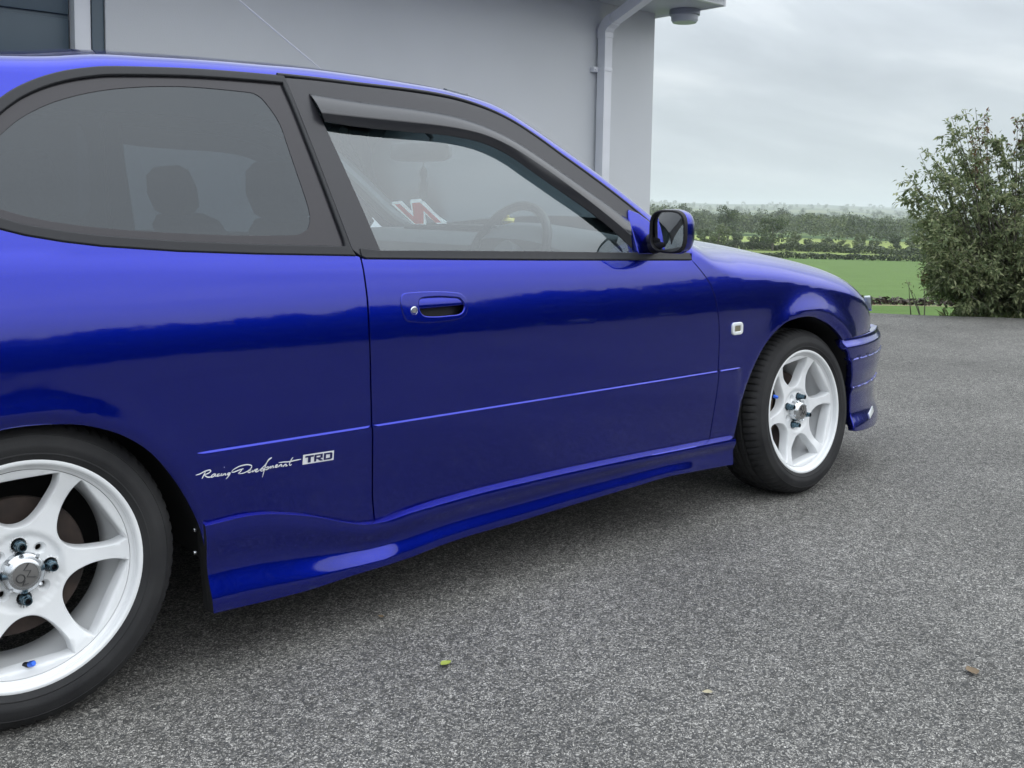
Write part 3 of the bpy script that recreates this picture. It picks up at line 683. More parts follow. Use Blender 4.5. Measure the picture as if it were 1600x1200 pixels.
# --- white script and badge on the quarter panel
STROKES = [[(0.3123, 0.4241), (0.3211, 0.4252), (0.3307, 0.4295), (0.3401, 0.4305), (0.3429, 0.4276), (0.3379, 0.4243), (0.3289, 0.4226)], [(0.3316, 0.4278), (0.3285, 0.4219), (0.325, 0.4147)], [(0.3289, 0.4226), (0.3346, 0.4174), (0.3415, 0.4156), (0.3459, 0.4167)], [(0.3546, 0.4197), (0.3498, 0.4203), (0.345, 0.4177), (0.3446, 0.415), (0.3487, 0.4153), (0.3537, 0.4191), (0.3524, 0.4154), (0.3559, 0.4154)], [(0.3624, 0.4187), (0.3585, 0.4181), (0.3563, 0.4153), (0.3598, 0.4146), (0.3633, 0.4159)], [(0.3673, 0.4191), (0.3647, 0.4148), (0.3673, 0.4147)], [(0.3706, 0.4171), (0.3686, 0.414), (0.3721, 0.4165), (0.3752, 0.4167), (0.3743, 0.4137), (0.377, 0.4144)], [(0.3853, 0.4172), (0.3813, 0.4171), (0.3787, 0.4144), (0.3814, 0.4135), (0.3853, 0.4168), (0.3823, 0.4113), (0.3762, 0.4052)], [(0.3716, 0.4315), (0.3724, 0.4303)], [(0.3881, 0.4176), (0.3913, 0.4221), (0.4043, 0.4274), (0.4194, 0.4286), (0.4299, 0.4258), (0.4318, 0.4213), (0.4264, 0.4157), (0.4156, 0.4118), (0.4047, 0.4114)], [(0.4114, 0.4217), (0.408, 0.4165), (0.4025, 0.4122)], [(0.3881, 0.4176), (0.3936, 0.4172), (0.4045, 0.4196), (0.4142, 0.4209)], [(0.4243, 0.4129), (0.429, 0.4152), (0.4298, 0.4167), (0.4264, 0.4161), (0.4239, 0.4124), (0.427, 0.4106), (0.4327, 0.4121)], [(0.4338, 0.4148), (0.4344, 0.4109), (0.4399, 0.415)], [(0.4401, 0.4116), (0.4448, 0.4137), (0.4452, 0.4153), (0.4417, 0.4147), (0.4401, 0.4112), (0.4437, 0.4093), (0.4493, 0.4117)], [(0.4493, 0.4117), (0.4611, 0.4202), (0.4694, 0.4303), (0.4763, 0.4345), (0.4694, 0.4314), (0.4633, 0.4198), (0.457, 0.3952)], [(0.4562, 0.4084), (0.4533, 0.4097), (0.4518, 0.4125), (0.4575, 0.4136), (0.4598, 0.4116), (0.4562, 0.4084)], [(0.4636, 0.4143), (0.469, 0.4159), (0.4702, 0.4132), (0.466, 0.4105), (0.462, 0.4112)], [(0.4706, 0.4148), (0.4699, 0.4115), (0.474, 0.4155), (0.4758, 0.4148), (0.4747, 0.4116), (0.4789, 0.4159), (0.4811, 0.4152), (0.4804, 0.4119), (0.4834, 0.4131)], [(0.4861, 0.4135), (0.4904, 0.4158), (0.4898, 0.4175), (0.4868, 0.4163), (0.4852, 0.4132), (0.4888, 0.4118), (0.4927, 0.4137)], [(0.4943, 0.416), (0.4932, 0.4123), (0.4979, 0.4162), (0.5002, 0.4154), (0.499, 0.4122), (0.5025, 0.4133)], [(0.5264, 0.4279), (0.5221, 0.423), (0.5181, 0.4138), (0.5206, 0.4112), (0.5241, 0.4128)], [(0.493, 0.4213), (0.5052, 0.4208), (0.5165, 0.4196), (0.5322, 0.4203), (0.5458, 0.4207)], [(0.5045, 0.4139), (0.5036, 0.4106), (0.5082, 0.415), (0.5109, 0.4141), (0.5102, 0.4108), (0.5146, 0.4122)]]
def decal_ribbon():
    mb = MB()
    for st in STROKES:
        P = smooth_path(st, .0008); k = len(P)
        if k < 2: continue
        d = np.gradient(P, axis=0); d /= np.linalg.norm(d, axis=1)[:, None]+1e-12; nn = np.stack([-d[:, 1], d[:, 0]], 1)
        wd = .00095*(1-.55*np.abs(np.linspace(-1, 1, k))**4)*(1+.35*np.abs(d[:, 0]))
        for sgn in (0,):
            A = P+nn*wd[:, None]; Bq = P-nn*wd[:, None]
            va = [(p[0], float(W(p[0], p[1]))-.0012, p[1]) for p in A]; vb = [(p[0], float(W(p[0], p[1]))-.0012, p[1]) for p in Bq]
            mb.add(va+vb, [(i, i+1, k+i+1, k+i) for i in range(k-1)])
    return mb
o = decal_ribbon().build('script_lettering', M['decal'], quarter, smooth=False)
def bil(u, v):     # badge square to surface
    a, b, c, d = [np.array(p) for p in ((.5494, .4074), (.6252, .4066), (.6254, .4282), (.5500, .4293))]
    return (1-u)*(1-v)*a+u*(1-v)*b+u*v*c+(1-u)*v*d
def flat(polys, name, material, off):
    mb = MB()
    for poly in polys:
        P = [bil(*p) for p in poly]; mb.add([(p[0], float(W(p[0], p[1]))-off, p[1]) for p in P], [tuple(range(len(P)))])
    return mb.build(name, material, quarter, smooth=False)
gx = np.linspace(0, 1, 9)
flat([[(a, 0), (b, 0), (b, 1), (a, 1)] for a, b in zip(gx[:-1], gx[1:])], 'badge_plate', M['decal'], .0012)
LT = [[(.07, .86), (.07, .68), (.34, .68), (.34, .86)], [(.16, .70), (.25, .70), (.25, .14), (.16, .14)],
      [(.36, .14), (.36, .86), (.43, .86), (.43, .14)], [(.43, .86), (.63, .86), (.63, .70), (.43, .70)], [(.56, .70), (.63, .70), (.63, .42), (.56, .42)], [(.43, .54), (.56, .54), (.56, .40), (.43, .40)], [(.45, .40), (.56, .40), (.66, .14), (.56, .14)],
      [(.67, .14), (.67, .86), (.74, .86), (.74, .14)], [(.74, .86), (.90, .86), (.95, .78), (.95, .66), (.74, .70)], [(.87, .68), (.95, .68), (.95, .32), (.87, .32)], [(.74, .30), (.95, .34), (.95, .24), (.90, .14), (.74, .14)]]
flat(LT, 'badge_letters', M['decaldark'], .0020)

for o in (quarter, door, trim, fender, bumper, skirt, wm): mirrored(o)
for nme in ('window_border', 'quarter_window', 'roof_seal', 'pillar_seal', 'headlight'): mirrored(bpy.data.objects[nme])

# ------------------------------------------------------------------ wheels
RW, RT, CAMB, STEER = .2110, .2855, -.0855, .009
def wheel_parts():
    # rim barrel and lip
    mb = MB()
    mb.lathe([(.1985, .006), (.2055, .0035), (.2100, .0005), (.2108, -.0015), (.2100, -.0040), (.2065, -.0050), (.2030, -.0042), (.2008, -.0015), (.1995, .004), (.1985, .010), (.1955, .0125), (.1915, .0140), (.1908, .018), (.1905, .060), (.186, .080), (.178, .100), (.176, .150), (.186, .175), (.1985, .185), (.2060, .190)], 96)
    rim = mb.build('wheel', M['white'], None, sharp=60)
    # disc with six spokes: outline loops at three depths
    rr = np.array([.0805, .0830, .0870, .0930, .102, .114, .130, .146, .160, .172, .180, .1850, .1885])
    ww = np.array([.0400, .0328, .0276, .0234, .0200, .0165, .0145, .0136, .0139, .0155, .0187, .0235, .0295])
    def yface(r): return .0345-.0060*_ss(.068, .074, r)-.0145*_ss(.125, .192, r)
    def window(k, dw):
        P = []
        a0 = math.radians(60*k); a1 = math.radians(60*k+60)
        w = np.minimum(ww+dw, rr*.4995)
        for r, q in zip(rr[::-1], w[::-1]):
            t = a0+math.asin(q/r); P.append((r*math.cos(t), r*math.sin(t)))
        for r, q in zip(rr, w):
            t = a1-math.asin(q/r); P.append((r*math.cos(t), r*math.sin(t)))
        return P
    def win_s(k, dw, shrink=0.):
        P = smooth_path(window(k, dw), .002, closed=True); d = np.r_[0, np.cumsum(np.hypot(*np.diff(np.vstack([P, P[:1]]), axis=0).T))]
        s = np.linspace(0, d[-1], int(d[-1]/.0042)+1)[:-1]; Pc = np.vstack([P, P[:1]]); P = np.stack([np.interp(s, d, Pc[:, 0]), np.interp(s, d, Pc[:, 1])], 1)
        for _ in range(7): P = .5*P+.25*(np.roll(P, 1, 0)+np.roll(P, -1, 0))
        return P
    outer = circle(0, 0, .1904, 96)
    holes_l = [circle(.050*math.cos(math.radians(45*k+1)), .050*math.sin(math.radians(45*k+1)), .0136 if k % 2 == 0 else .0118, 18) for k in range(8)]
    mb2V = []; mb2F = []
    wf = [win_s(k, -.0022) for k in range(6)]
    fn = lambda u, v: np.stack([u, yface(np.hypot(u, v)), v], 1)
    disc = panel('spoke_disc', outer, fn, M['white'], None, holes=[l for l in wf]+[h for h in holes_l], grid=(.0065, .0065), step=.0045, depth=.001, flange=False, out_sign=1)
    # walls of the spoke windows
    mb = MB()
    for k in range(6):
        A = wf[k]; n = len(A); ctr = A.mean(0)
        loops = []
        for dw, dy in ((0, 0), (-.0016, .0016), (-.0030, .008), (-.0042, .024), (-.0046, .032)):
            P = offset_loop(A, dw)
            loops.append([(p[0], float(yface(np.hypot(*p)))+dy-.0001, p[1]) for p in P])
        V = [p for l in loops for p in l]
        mb.add(V, [(i*n+j, i*n+(j+1) % n, (i+1)*n+(j+1) % n, (i+1)*n+j) for i in range(len(loops)-1) for j in range(n)])
    for k, h in enumerate(holes_l):      # drilled seats
        n = len(h); c = np.mean(h, 0); sc = (1, .93, .6, .52) if k % 2 else (1, .97, .95, .9)
        dy = (0, .0015, .006, .02)
        V = [(c[0]+(p[0]-c[0])*s, .0345+d-.0001, c[1]+(p[1]-c[1])*s) for s, d in zip(sc, dy) for p in h]
        mb.add(V, [(i*n+j, i*n+(j+1) % n, (i+1)*n+(j+1) % n, (i+1)*n+j) for i in range(3) for j in range(n)])
    walls = mb.build('spoke_walls', M['white'], None, sharp=70)
    me = walls.data
    bm = bmesh.new(); bm.from_mesh(me); bmesh.ops.recalc_face_normals(bm, faces=bm.faces); bm.to_mesh(me); bm.free()
    # join rim + disc + walls into one casting
    V = []; Fc = []
    for o in (rim, disc, walls):
        k = len(V); V += [tuple(v.co) for v in o.data.vertices]; Fc += [tuple(i+k for i in p.vertices) for p in o.data.polygons]
    for o in (rim, disc, walls): me_ = o.data; bpy.data.objects.remove(o); bpy.data.meshes.remove(me_)
    w = mk('wheel', V, Fc, M['white'], None)
    bm = bmesh.new(); bm.from_mesh(w.data); bmesh.ops.remove_doubles(bm, verts=bm.verts, dist=.00025); bm.to_mesh(w.data); bm.free()
    w.data.polygons.foreach_set('use_smooth', [True]*len(w.data.polygons)); w.data.set_sharp_from_angle(angle=math.radians(42))
    w.rotation_mode = 'YXZ'
    # tyre: grooved tread, shoulder blocks, flattened where it carries the car
    prof = [(.2035, .012), (.2060, .004), (.2085, -.002), (.2120, -.0045), (.2200, -.0085), (.2212, -.0098), (.2226, -.0098), (.2236, -.0092), (.2320, -.0120), (.2380, -.0126), (.2400, -.0118), (.2480, -.0105), (.2560, -.0068), (.2568, -.0078), (.2582, -.0070), (.2600, -.004), (.2690, .004), (.2752, .0125), (.2785, .019), (.2805, .026), (.2822, .036), (.2832, .047), (.2765, .049), (.2765, .056), (.2838, .058), (.2848, .074), (.2770, .076), (.2770, .084), (.2852, .086), (.2855, .100), (.2770, .102), (.2770, .110), (.2848, .112), (.2838, .132), (.2765, .134), (.2765, .140), (.2825, .142), (.278, .168), (.270, .180), (.255, .190), (.230, .196), (.206, .188)]
    nb, per = 74, 4; n = nb*per; V = []
    for (r, h) in prof:
        for j in range(n):
            q = j % per; rad = r
            shoulder = (.2690 < r and h < .048) or (h > .13 and r > .266)
            mid = .048 < h < .13 and r > .28
            if shoulder and q == 0: rad = r-(.0045 if h < .03 or h > .14 else .006)
            if mid and q == 0 and (j//per) % 2 == 0: rad = r-.004
            skew = (h-.10)*.55 if (r > .266) else 0
            t = 2*math.pi*(j+ (0.25 if q else 0))/n + skew*.25
            V.append([rad*math.cos(t), h, rad*math.sin(t)])
    V = np.array(V); c_, s_ = math.cos(CAMB), math.sin(CAMB)
    zw = RT+V[:, 1]*s_+V[:, 2]*c_; low = zw < .0015
    V[low, 2] += (.0015-zw[low])/c_
    dz = np.clip((.03-zw)/.03, 0, 1); V[:, 1] += np.where((V[:, 1] < .02), -.004*dz, 0)
    m = len(prof)
    Fc = [(i*n+j, (i+1)*n+j, (i+1)*n+(j+1) % n, i*n+(j+1) % n) for i in range(m-1) for j in range(n)]
    ty = mk('tyre', V, Fc, M['tyre'], w, sharp=38)
    bm = bmesh.new(); bm.from_mesh(ty.data); bmesh.ops.recalc_face_normals(bm, faces=bm.faces); bm.to_mesh(ty.data); bm.free()
    # nuts
    proto = None
    for k in range(4):
        a = math.radians(90*k+1); c = (.050*math.cos(a), 0, .050*math.sin(a))
        if proto is None:
            mb = MB(); mb.lathe([(.0062, .030), (.0098, .026), (.0098, .014), (.0088, .0125), (.0088, .006), (.0078, .0052)], 12, 'y'); mb.lathe([(.0078, .0052), (.0078, -.0050), (.0070, -.0060), (.0052, -.0058)], 18, 'y')
            for j in range(6): 
                t = math.radians(60*j); mb.tube([(.0086*math.cos(t), .012, .0086*math.sin(t)), (.0086*math.cos(t), .026, .0086*math.sin(t))], .0022, 6)
            nut = mb.build('lug_nut', M['nut'], w)
            mb = MB(); mb.lathe([(.0053, -.0056), (.0050, .006), (.0001, .0062)], 16, 'y'); 
            o2 = nut.data; nut.data.materials.append(M['nuthole'])
            bm = bmesh.new(); bm.from_mesh(o2); base = len(bm.verts); vs = [bm.verts.new(v) for v in mb.v]
            for f in mb.f:
                fc = bm.faces.new([vs[i] for i in f]); fc.material_index = 1; fc.smooth = True
            bm.to_mesh(o2); bm.free(); proto = nut; o = nut
        else:
            o = proto.copy(); COL.objects.link(o); o.parent = w
        o.location = (c[0], .012, c[2]); o.rotation_euler = (0, math.radians(17*k), 0)
    # centre cap
    mb = MB(); mb.lathe([(.0375, .036), (.0375, .020), (.0365, .0165), (.0335, .0150), (.0290, .0080), (.0255, .0055), (.0225, .0050), (.0222, .0065)], 48)
    for k in range(4):
        a = math.radians(90*k+46); mb.tube([(.034*math.cos(a), .012, .034*math.sin(a)), (.0385*math.cos(a), .019, .0385*math.sin(a))], [.0026, .0034], 8)
    mb.build('centre_cap', M['chrome'], w)
    mb = MB(); mb.lathe([(.0001, .0052), (.012, .0053), (.0222, .0062)], 40); mb.build('cap_face', M['capgrey'], w)
    mb = MB(); th = math.radians(-68)
    for st in ([(-.0125, .0105), (-.0075, .0010), (-.002, .0085), (.003, .0005), (.0100, .0105)], circle(.0005, -.0075, .0056, 18)+[(.0061, -.0075)], [(.006, -.004), (.0105, -.0095), (.0125, -.002)]):
        P = [(1.3*(x*math.cos(th)-z*math.sin(th)), .0048, 1.3*(x*math.sin(th)+z*math.cos(th))) for x, z in st]; mb.tube(P, .0013, 5)
    mb.build('cap_mark', M['capmark'], w)
    # valve
    a = math.radians(-92.5); mb = MB(); r0 = .1735
    p0 = Vector((r0*math.cos(a), .034, r0*math.sin(a))); p1 = p0+Vector((.004, -.020, .006)); p2 = p1+Vector((.003, -.014, .005))
    mb.tube([p0, p1], [.0058, .0048], 12); mb.build('valve_stem', M['plastic'], w)
    mb = MB(); mb.tube([p1, p1+(p2-p1)*.85, p2], [.0058, .0056, .0040], 10); mb.build('valve_cap', M['valve'], w)
    # brake
    mb = MB(); mb.lathe([(.05, .075), (.070, .070), (.072, .088), (.128, .088), (.130, .090), (.130, .104), (.05, .106)], 64); mb.build('brake_disc', M['disc'], w)
    mb = MB()
    V = []; a0, a1 = math.radians(150), math.radians(212)
    k = 12
    for i in range(k+1):
        t = a0+(a1-a0)*i/k
        for r, h in ((.088, .068), (.140, .068), (.146, .080), (.146, .115), (.088, .115)): V.append((r*math.cos(t), h, r*math.sin(t)))
    mb.add(V, [(i*5+j, i*5+(j+1) % 5, (i+1)*5+(j+1) % 5, (i+1)*5+j) for i in range(k) for j in range(5)]+[(4, 3, 2, 1, 0), tuple(k*5+j for j in range(5))])
    mb.build('brake_caliper', M['caliper'], w, bevel=.004)
    return w
def place(o, x, far, spin):
    o.parent = car
    y = 0. if not far else 2*YC
    o.location = Vector((x, y, RT))-ORIG
    o.rotation_mode = 'YXZ'; s = -1 if far else 1
    o.scale = (1, s, 1); o.rotation_euler = (CAMB*s, spin, STEER if (x > 1 and not far) else (STEER if x > 1 else 0))
    for ch in o.children:
        if ch.name.startswith('tyre'): ch.rotation_euler = (0, -spin, 0)
        if ch.name.startswith('brake_caliper'): ch.rotation_euler = (0, -spin, 0)
w0 = wheel_parts()
def copy_tree(o):
    c = o.copy(); COL.objects.link(c)
    for ch in list(o.children):
        q = copy_tree(ch); q.parent = c
    return c
ws = [w0]+[copy_tree(w0) for _ in range(3)]
# spin is about +Y, which turns the near face clockwise: negative lifts the spokes
place(ws[0], 0, False, math.radians(-2)); place(ws[1], 2.465, False, math.radians(-247))
place(ws[2], 0, True, math.radians(20)); place(ws[3], 2.465, True, math.radians(-40))

# arch liners and underbody
def liner(P, yy0, yy1):
    mb = MB(); P = np.asarray(P); k = len(P)
    def yb(p): return float(W(p[0], max(p[1], .2)))+.010
    V = [(p[0], yb(p), p[1]) for p in P]+[(p[0], yy1, p[1]+.01) for p in P]
    mb.add(V, [(i, i+1, k+i+1, k+i) for i in range(k-1)]+[tuple(range(k, 2*k))])
    return mb.build('arch_liner', M['under'], car, sharp=50)
ar_g = [(p[0]*1.02, p[1]+.006) for p in arch_r]
l1 = liner(ar_g, 0, .34)
af_g = [((p[0]-2.445)*1.02+2.445, p[1]+.006) for p in arch_f]+[(2.745, .40), (2.775, .28), (2.79, .19)]
l2 = liner(af_g, 0, .34)
mirrored(l1); mirrored(l2)
mb = MB(); mb.box(-.60, 3.10, .36, 1.28, .185, .33); mb.box(.42, 2.03, .05, 1.59, .185, .30); mb.box(1.98, 3.0, .36, 1.28, .33, .70); mb.box(-.60, -.36, .10, 1.54, .21, .40)
mb.build('underbody', M['under'], car)

# ------------------------------------------------------------------ cabin
mb = MB(); mb.box(.44, 1.95, .14, 1.50, .30, .325); mb.box(-.35, .44, .37, 1.27, .30, .325); mb.box(1.92, 1.96, .12, 1.52, .32, .80); mb.box(-.37, -.33, .37, 1.27, .32, .80); mb.build('cabin_floor', M['cardgrey'], car)
def dashboard():
    ys = np.linspace(.085, 1.555, 41); rows = []
    prof = [(1.93, .855), (1.86, .877), (1.76, .886), (1.66, .883), (1.60, .870), (1.555, .835), (1.56, .78), (1.60, .70), (1.64, .56), (1.70, .45)]
    for x, z in prof:
        bump = np.exp(-((ys-.45)/.20)**4)          # instrument hood in front of the driver
        t = float(_ss(1.85, 1.66, x))*(1 if z > .8 else .4)
        rows.append(np.stack([x-.05*bump*t+.10*(1-((ys-.82)/.74)**2)*float(_ss(1.7, 1.95, x))+0*ys, ys, z+.036*bump*t-.012*np.abs((ys-.82)/.74)**3], 1))
    o = strip_sheet('dashboard', rows, M['dash'], car, sharp=50); return o
dash = dashboard()
mb = MB(); mb.tube([(1.66, .98, .884), (1.65, 1.10, .884), (1.65, 1.22, .883)], .012, 8); mb.build('dash_vent', M['plastic'], dash)
mb = MB(); mb.box(1.64, 1.76, .66, .98, .880, .902); mb.build('dash_tray', M['plastic'], dash, bevel=.008)
# steering wheel (right-hand drive)
sc_, sn = Vector((1.50, .45, .815)), Vector((-.90, 0, .42)).normalized()
sa = Vector((0, 1, 0)); sb = sn.cross(sa).normalized()
if sb.z < 0: sb = -sb
mb = MB(); ns = 56; nr = 10; V = []
for i in range(ns):
    t = 2*math.pi*i/ns; d = math.cos(t)*sa+math.sin(t)*sb
    for j in range(nr):
        q = 2*math.pi*j/nr; V.append(sc_+d*(.172+.0145*math.cos(q))+sn*.0145*math.sin(q))
mb.add(V, [(i*nr+j, ((i+1) % ns)*nr+j, ((i+1) % ns)*nr+(j+1) % nr, i*nr+(j+1) % nr) for i in range(ns) for j in range(nr)])
sw = mb.build('steering_wheel', M['plastic'], car)
mb = MB()
for t in (200, 340, 270):
    d = math.cos(math.radians(t))*sa+math.sin(math.radians(t))*sb; mb.tube([sc_-sn*.02, sc_+d*.09-sn*.012, sc_+d*.168], [.024, .018, .012], 8)
mb.build('wheel_spokes', M['plastic'], sw)
mb = MB(); mb.tube([sc_-sn*.05, sc_-sn*.01, sc_+sn*.018], [.062, .066, .045], 20); mb.tube([sc_-sn*.05, sc_-sn*.22], [.035, .05], 12); mb.build('horn_pad', M['dash'], sw)
# seats
def seat(y, x, rear=False):
    def cushion(sec, w, name, parent=None, e=3.0):
        rows = []; n = 24
        mb = MB(); V = []
        for (c, ax, thick, hw) in sec:
            c = Vector(c); ax = Vector(ax).normalized()
            for p in sq(hw, thick/2, n, e): V.append(c+Vector((0, p[0], 0))+ax*p[1])
        k = len(sec)
        mb.add(V, [(i*n+j, i*n+(j+1) % n, (i+1)*n+(j+1) % n, (i+1)*n+j) for i in range(k-1) for j in range(n)]+[tuple(range(n-1, -1, -1)), tuple((k-1)*n+j for j in range(n))])
        return mb.build(name, M['fabric'], parent or car, sharp=60)
    W_ = .235
    back = cushion([((x+.10, y, .46), (1, 0, .3), .10, W_*.8), ((x+.06, y, .52), (1, 0, .3), .15, W_), ((x-.02, y, .68), (1, 0, .25), .15, W_*1.03), ((x-.085, y, .82), (1, 0, .25), .135, W_), ((x-.125, y, .90), (1, 0, .25), .11, W_*.88), ((x-.14, y, .925), (1, 0, .25), .06, W_*.7)], W_, 'seat')
    cushion([((x+.02, y, .47), (0, 0, 1), .08, W_*.8), ((x+.06, y, .47), (0, 0, 1), .14, W_), ((x+.30, y, .49), (0, 0, 1), .15, W_*1.02), ((x+.50, y, .51), (0, 0, 1), .13, W_), ((x+.54, y, .50), (0, 0, 1), .07, W_*.85)], W_, 'seat_cushion', back)
    cushion([((x-.145, y, .925), (1, 0, .2), .045, .09), ((x-.15, y, .945), (1, 0, .2), .085, .125), ((x-.165, y, 1.00), (1, 0, .2), .10, .135), ((x-.178, y, 1.055), (1, 0, .2), .08, .120), ((x-.182, y, 1.075), (1, 0, .2), .04, .085)], .13, 'headrest', back)
    return back
seat(.46, .90); seat(1.18, .90)
seat(.46, .30); seat(1.18, .30)
# pillar linings
mb = MB(); pts = []
for a in np.linspace(.02, 1, 14):
    p = WS(a, -1.0); pts.append((p[0]-.015, p[1]+.012, p[2]-.012))
mb.tube(pts, .022, 8); pl = mb.build('pillar_trim', M['cardgrey'], car); mirrored(pl)
# inner mirror
rc = Vector((1.423, .80, 1.142)); mb = MB(); V = []; n = 28
Rr = Matrix.Rotation(math.radians(20), 3, 'Z')
for dx, s in ((-.016, .90), (-.012, 1.0), (.004, 1.0), (.020, .80), (.026, .45)):
    for p in sq(.118*s, .032*s, n, 4): V.append(rc+Rr @ Vector((dx, p[0], p[1])))
mb.add(V, [(i*n+j, i*n+(j+1) % n, (i+1)*n+(j+1) % n, (i+1)*n+j) for i in range(4) for j in range(n)]+[tuple(range(n-1, -1, -1)), tuple(4*n+j for j in range(n))])
rvm = mb.build('rear_view_mirror', M['dash'], car, sharp=50)
wt = WS(np.array([.80]), np.array([.0]))[0]
mb = MB(); mb.tube([rc+Vector((.02, .01, .01)), rc+Vector((.05, .012, .05)), (wt[0]-.012, wt[1], wt[2]-.008)], [.010, .008, .014], 10); mb.build('mirror_stem', M['dash'], rvm)
# sun visors
for y in (.46, 1.18):
    mb = MB(); mb.box(1.06, 1.20, y-.20, y+.20, 1.262, 1.274, None); v = mb.build('sun_visor', M['lining'], car, bevel=.004)
# aerial
mb = MB(); mb.tube([(1.30, 1.05, 1.315), (1.29, 1.052, 1.345)], [.014, .008], 10); an = mb.build('aerial', M['plastic'], car)
a0_ = Vector((1.30, 1.05, 1.34)); a1_ = Vector((.895, 1.05, 1.60)); mb = MB(); mb.tube([a0_, a0_+(a1_-a0_)*1.25], [.0019, .0014], 6); mb.build('aerial_rod', M['aerial'], an)

# small things in the cabin
mb = MB(); hx = Vector((1.432, .80, 1.105))
mb.tube([rc+Vector((.0, .0, -.012)), hx, hx-Vector((0, 0, .012))], .0012, 5)
air = mb.build('air_freshener', M['freshener'])
V = []; zc = np.linspace(0, 1, 16); wd = np.interp(zc, [0, .06, .16, .26, .33, .40, .52, .72, .9, 1], [.002, .008, .0135, .013, .010, .009, .0145, .0165, .010, .002])
mb = MB(); k = len(zc)
for sgn in (-1, 1):
    pass
L_ = [(hx.x-.010*0-w*.75, hx.y+w*.6, hx.z-.010-.115*z) for z, w in zip(zc, wd)]; R__ = [(hx.x+w*.75, hx.y-w*.6, hx.z-.010-.115*z) for z, w in zip(zc, wd)]
off = Vector((.6, .8, 0))*.003
Vv = L_+R__+[tuple(Vector(p)+off) for p in L_]+[tuple(Vector(p)+off) for p in R__]
Fv = [(i, i+1, k+i+1, k+i) for i in range(k-1)]+[(2*k+i, 3*k+i, 3*k+i+1, 2*k+i+1) for i in range(k-1)]+[(i, 2*k+i, 2*k+i+1, i+1) for i in range(k-1)]+[(k+i, k+i+1, 3*k+i+1, 3*k+i) for i in range(k-1)]
mb.add(Vv, Fv); tmp = mb.build('hang', M['freshener'])
bm = bmesh.new(); bm.from_mesh(air.data); bm.from_mesh(tmp.data); bm.to_mesh(air.data); bm.free(); td = tmp.data; bpy.data.objects.remove(tmp); bpy.data.meshes.remove(td)
tag(air, 'dark hanging air freshener dangling below the inside mirror', 'air freshener')
# N plate on the inside of the windscreen
def plate(pts, off, name, material, parent=None):
    V = [tuple(WS(a, b, off)) for a, b in pts]; n = len(V); V2 = [tuple(WS(a, b, off-.0008)) for a, b in pts]
    tri = [t for t in ((0, 1, 2, 9), (2, 8, 9), (2, 7, 8), (2, 3, 7), (3, 4, 7), (4, 5, 6, 7))]
    Fc = list(tri)+[tuple(i+n for i in t[::-1]) for t in tri]+[(i, (i+1) % n, n+(i+1) % n, n+i) for i in range(n)]
    return mk(name, V+V2, Fc, material, parent, smooth=False)
Nout = [(.258, .925), (.265, .855), (.180, .862), (.270, .795), (.275, .715), (.085, .745), (.078, .815), (.185, .785), (.070, .890), (.060, .968)]
Nin = [(.253, .905), (.255, .872), (.155, .878), (.260, .788), (.262, .735), (.100, .765), (.096, .805), (.205, .768), (.083, .892), (.080, .945)]
np_ = empty('novice_plate', tuple(WS(.06, .87, .004)), 'red letter N on white film stuck inside the windscreen', 'novice plate')
plate(Nout, .0045, 'white_film', M['platewhite'], np_); plate(Nin, .0060, 'red_letter', M['red'], np_)
# little yellow figure on the dash
yd = Vector((1.715, .70, .9025))
mb = MB(); mb.lathe([(.0001, .0), (.014, .0), (.021, .008), (.022, .016), (.016, .024), (.008, .027), (.0001, .028)], 20, 'z'); mb.lathe([(.0001, .022), (.008, .024), (.0115, .033), (.008, .042), (.0001, .045)], 16, 'z', (-.008, 0, 0)); mb.tube([(-.018, 0, .033), (-.026, 0, .031)], [.005, .002], 8); mb.tube([(.015, 0, .016), (.028, 0, .024)], [.010, .003], 8)
yt = mb.build('toy_duck', M['yellow']); yt.location = yd; tag(yt, 'small yellow rubber toy sitting on the dashboard behind the steering wheel', 'toy')

# ------------------------------------------------------------------ ground
FA, RA = Vector((math.sin(YAW), math.cos(YAW))), Vector((math.cos(YAW), -math.sin(YAW)))
def ab(a, b, z=0.): return Vector((CAM.x+FA.x*a+RA.x*b, CAM.y+FA.y*a+RA.y*b, z))
def edge_a(b): return 9.47-.23*(np.clip(b, -9, 9)-3.48)
H = Cub([(-1.2, 0), (-.8, 0), (-.3, -.002), (.0, -.03), (.6, -.16), (4.5, -.50), (20, -1.80), (36, -2.9), (60, -4.0), (110, -5.9), (150, -7.0), (212, -8.8), (300, -10.2), (400, -11.6), (600, -14), (1000, -17), (1800, -14), (3000, -3), (4500, 14), (6500, 32), (9000, 40)])
def hills(a, b):
    d = a-edge_a(b); t = b/np.maximum(a, 1)
    z = np.where(d < -.3, 0., H(np.clip(d, -.3, 9000)))
    far = _ss(1500, 4000, a)
    return z+far*(10*np.sin(t*9+1)+7*np.sin(t*23+.6)+3*np.sin(t*47+a*.002)) + _ss(120, 400, a)*(1.2*np.sin(t*7+.5))
def hz0(a, b): return float(hills(np.array([float(a)]), np.array([float(b)]))[0])
def ground_mesh():
    a = np.unique(np.r_[-9000, -4000, -1500, -600, -250, -100, np.linspace(-40, 8, 13), np.linspace(8, 16, 33), np.geomspace(16, 9000, 130)])
    t = np.linspace(-1.35, 1.35, 90)
    rows = []
    V = []
    for x in a:
        w = max(abs(x), 14); 
        b = t*w*1.0 if x > 0 else t*max(abs(x), 14)*1.3
        z = hills(np.full_like(b, x), b)-.012
        for bb_, zz in zip(b, z):
            p = ab(x, bb_); V.append((p.x, p.y, zz))
    n = len(t)
    Fc = [(i*n+j, i*n+j+1, (i+1)*n+j+1, (i+1)*n+j) for i in range(len(a)-1) for j in range(n-1)]
    return V, Fc
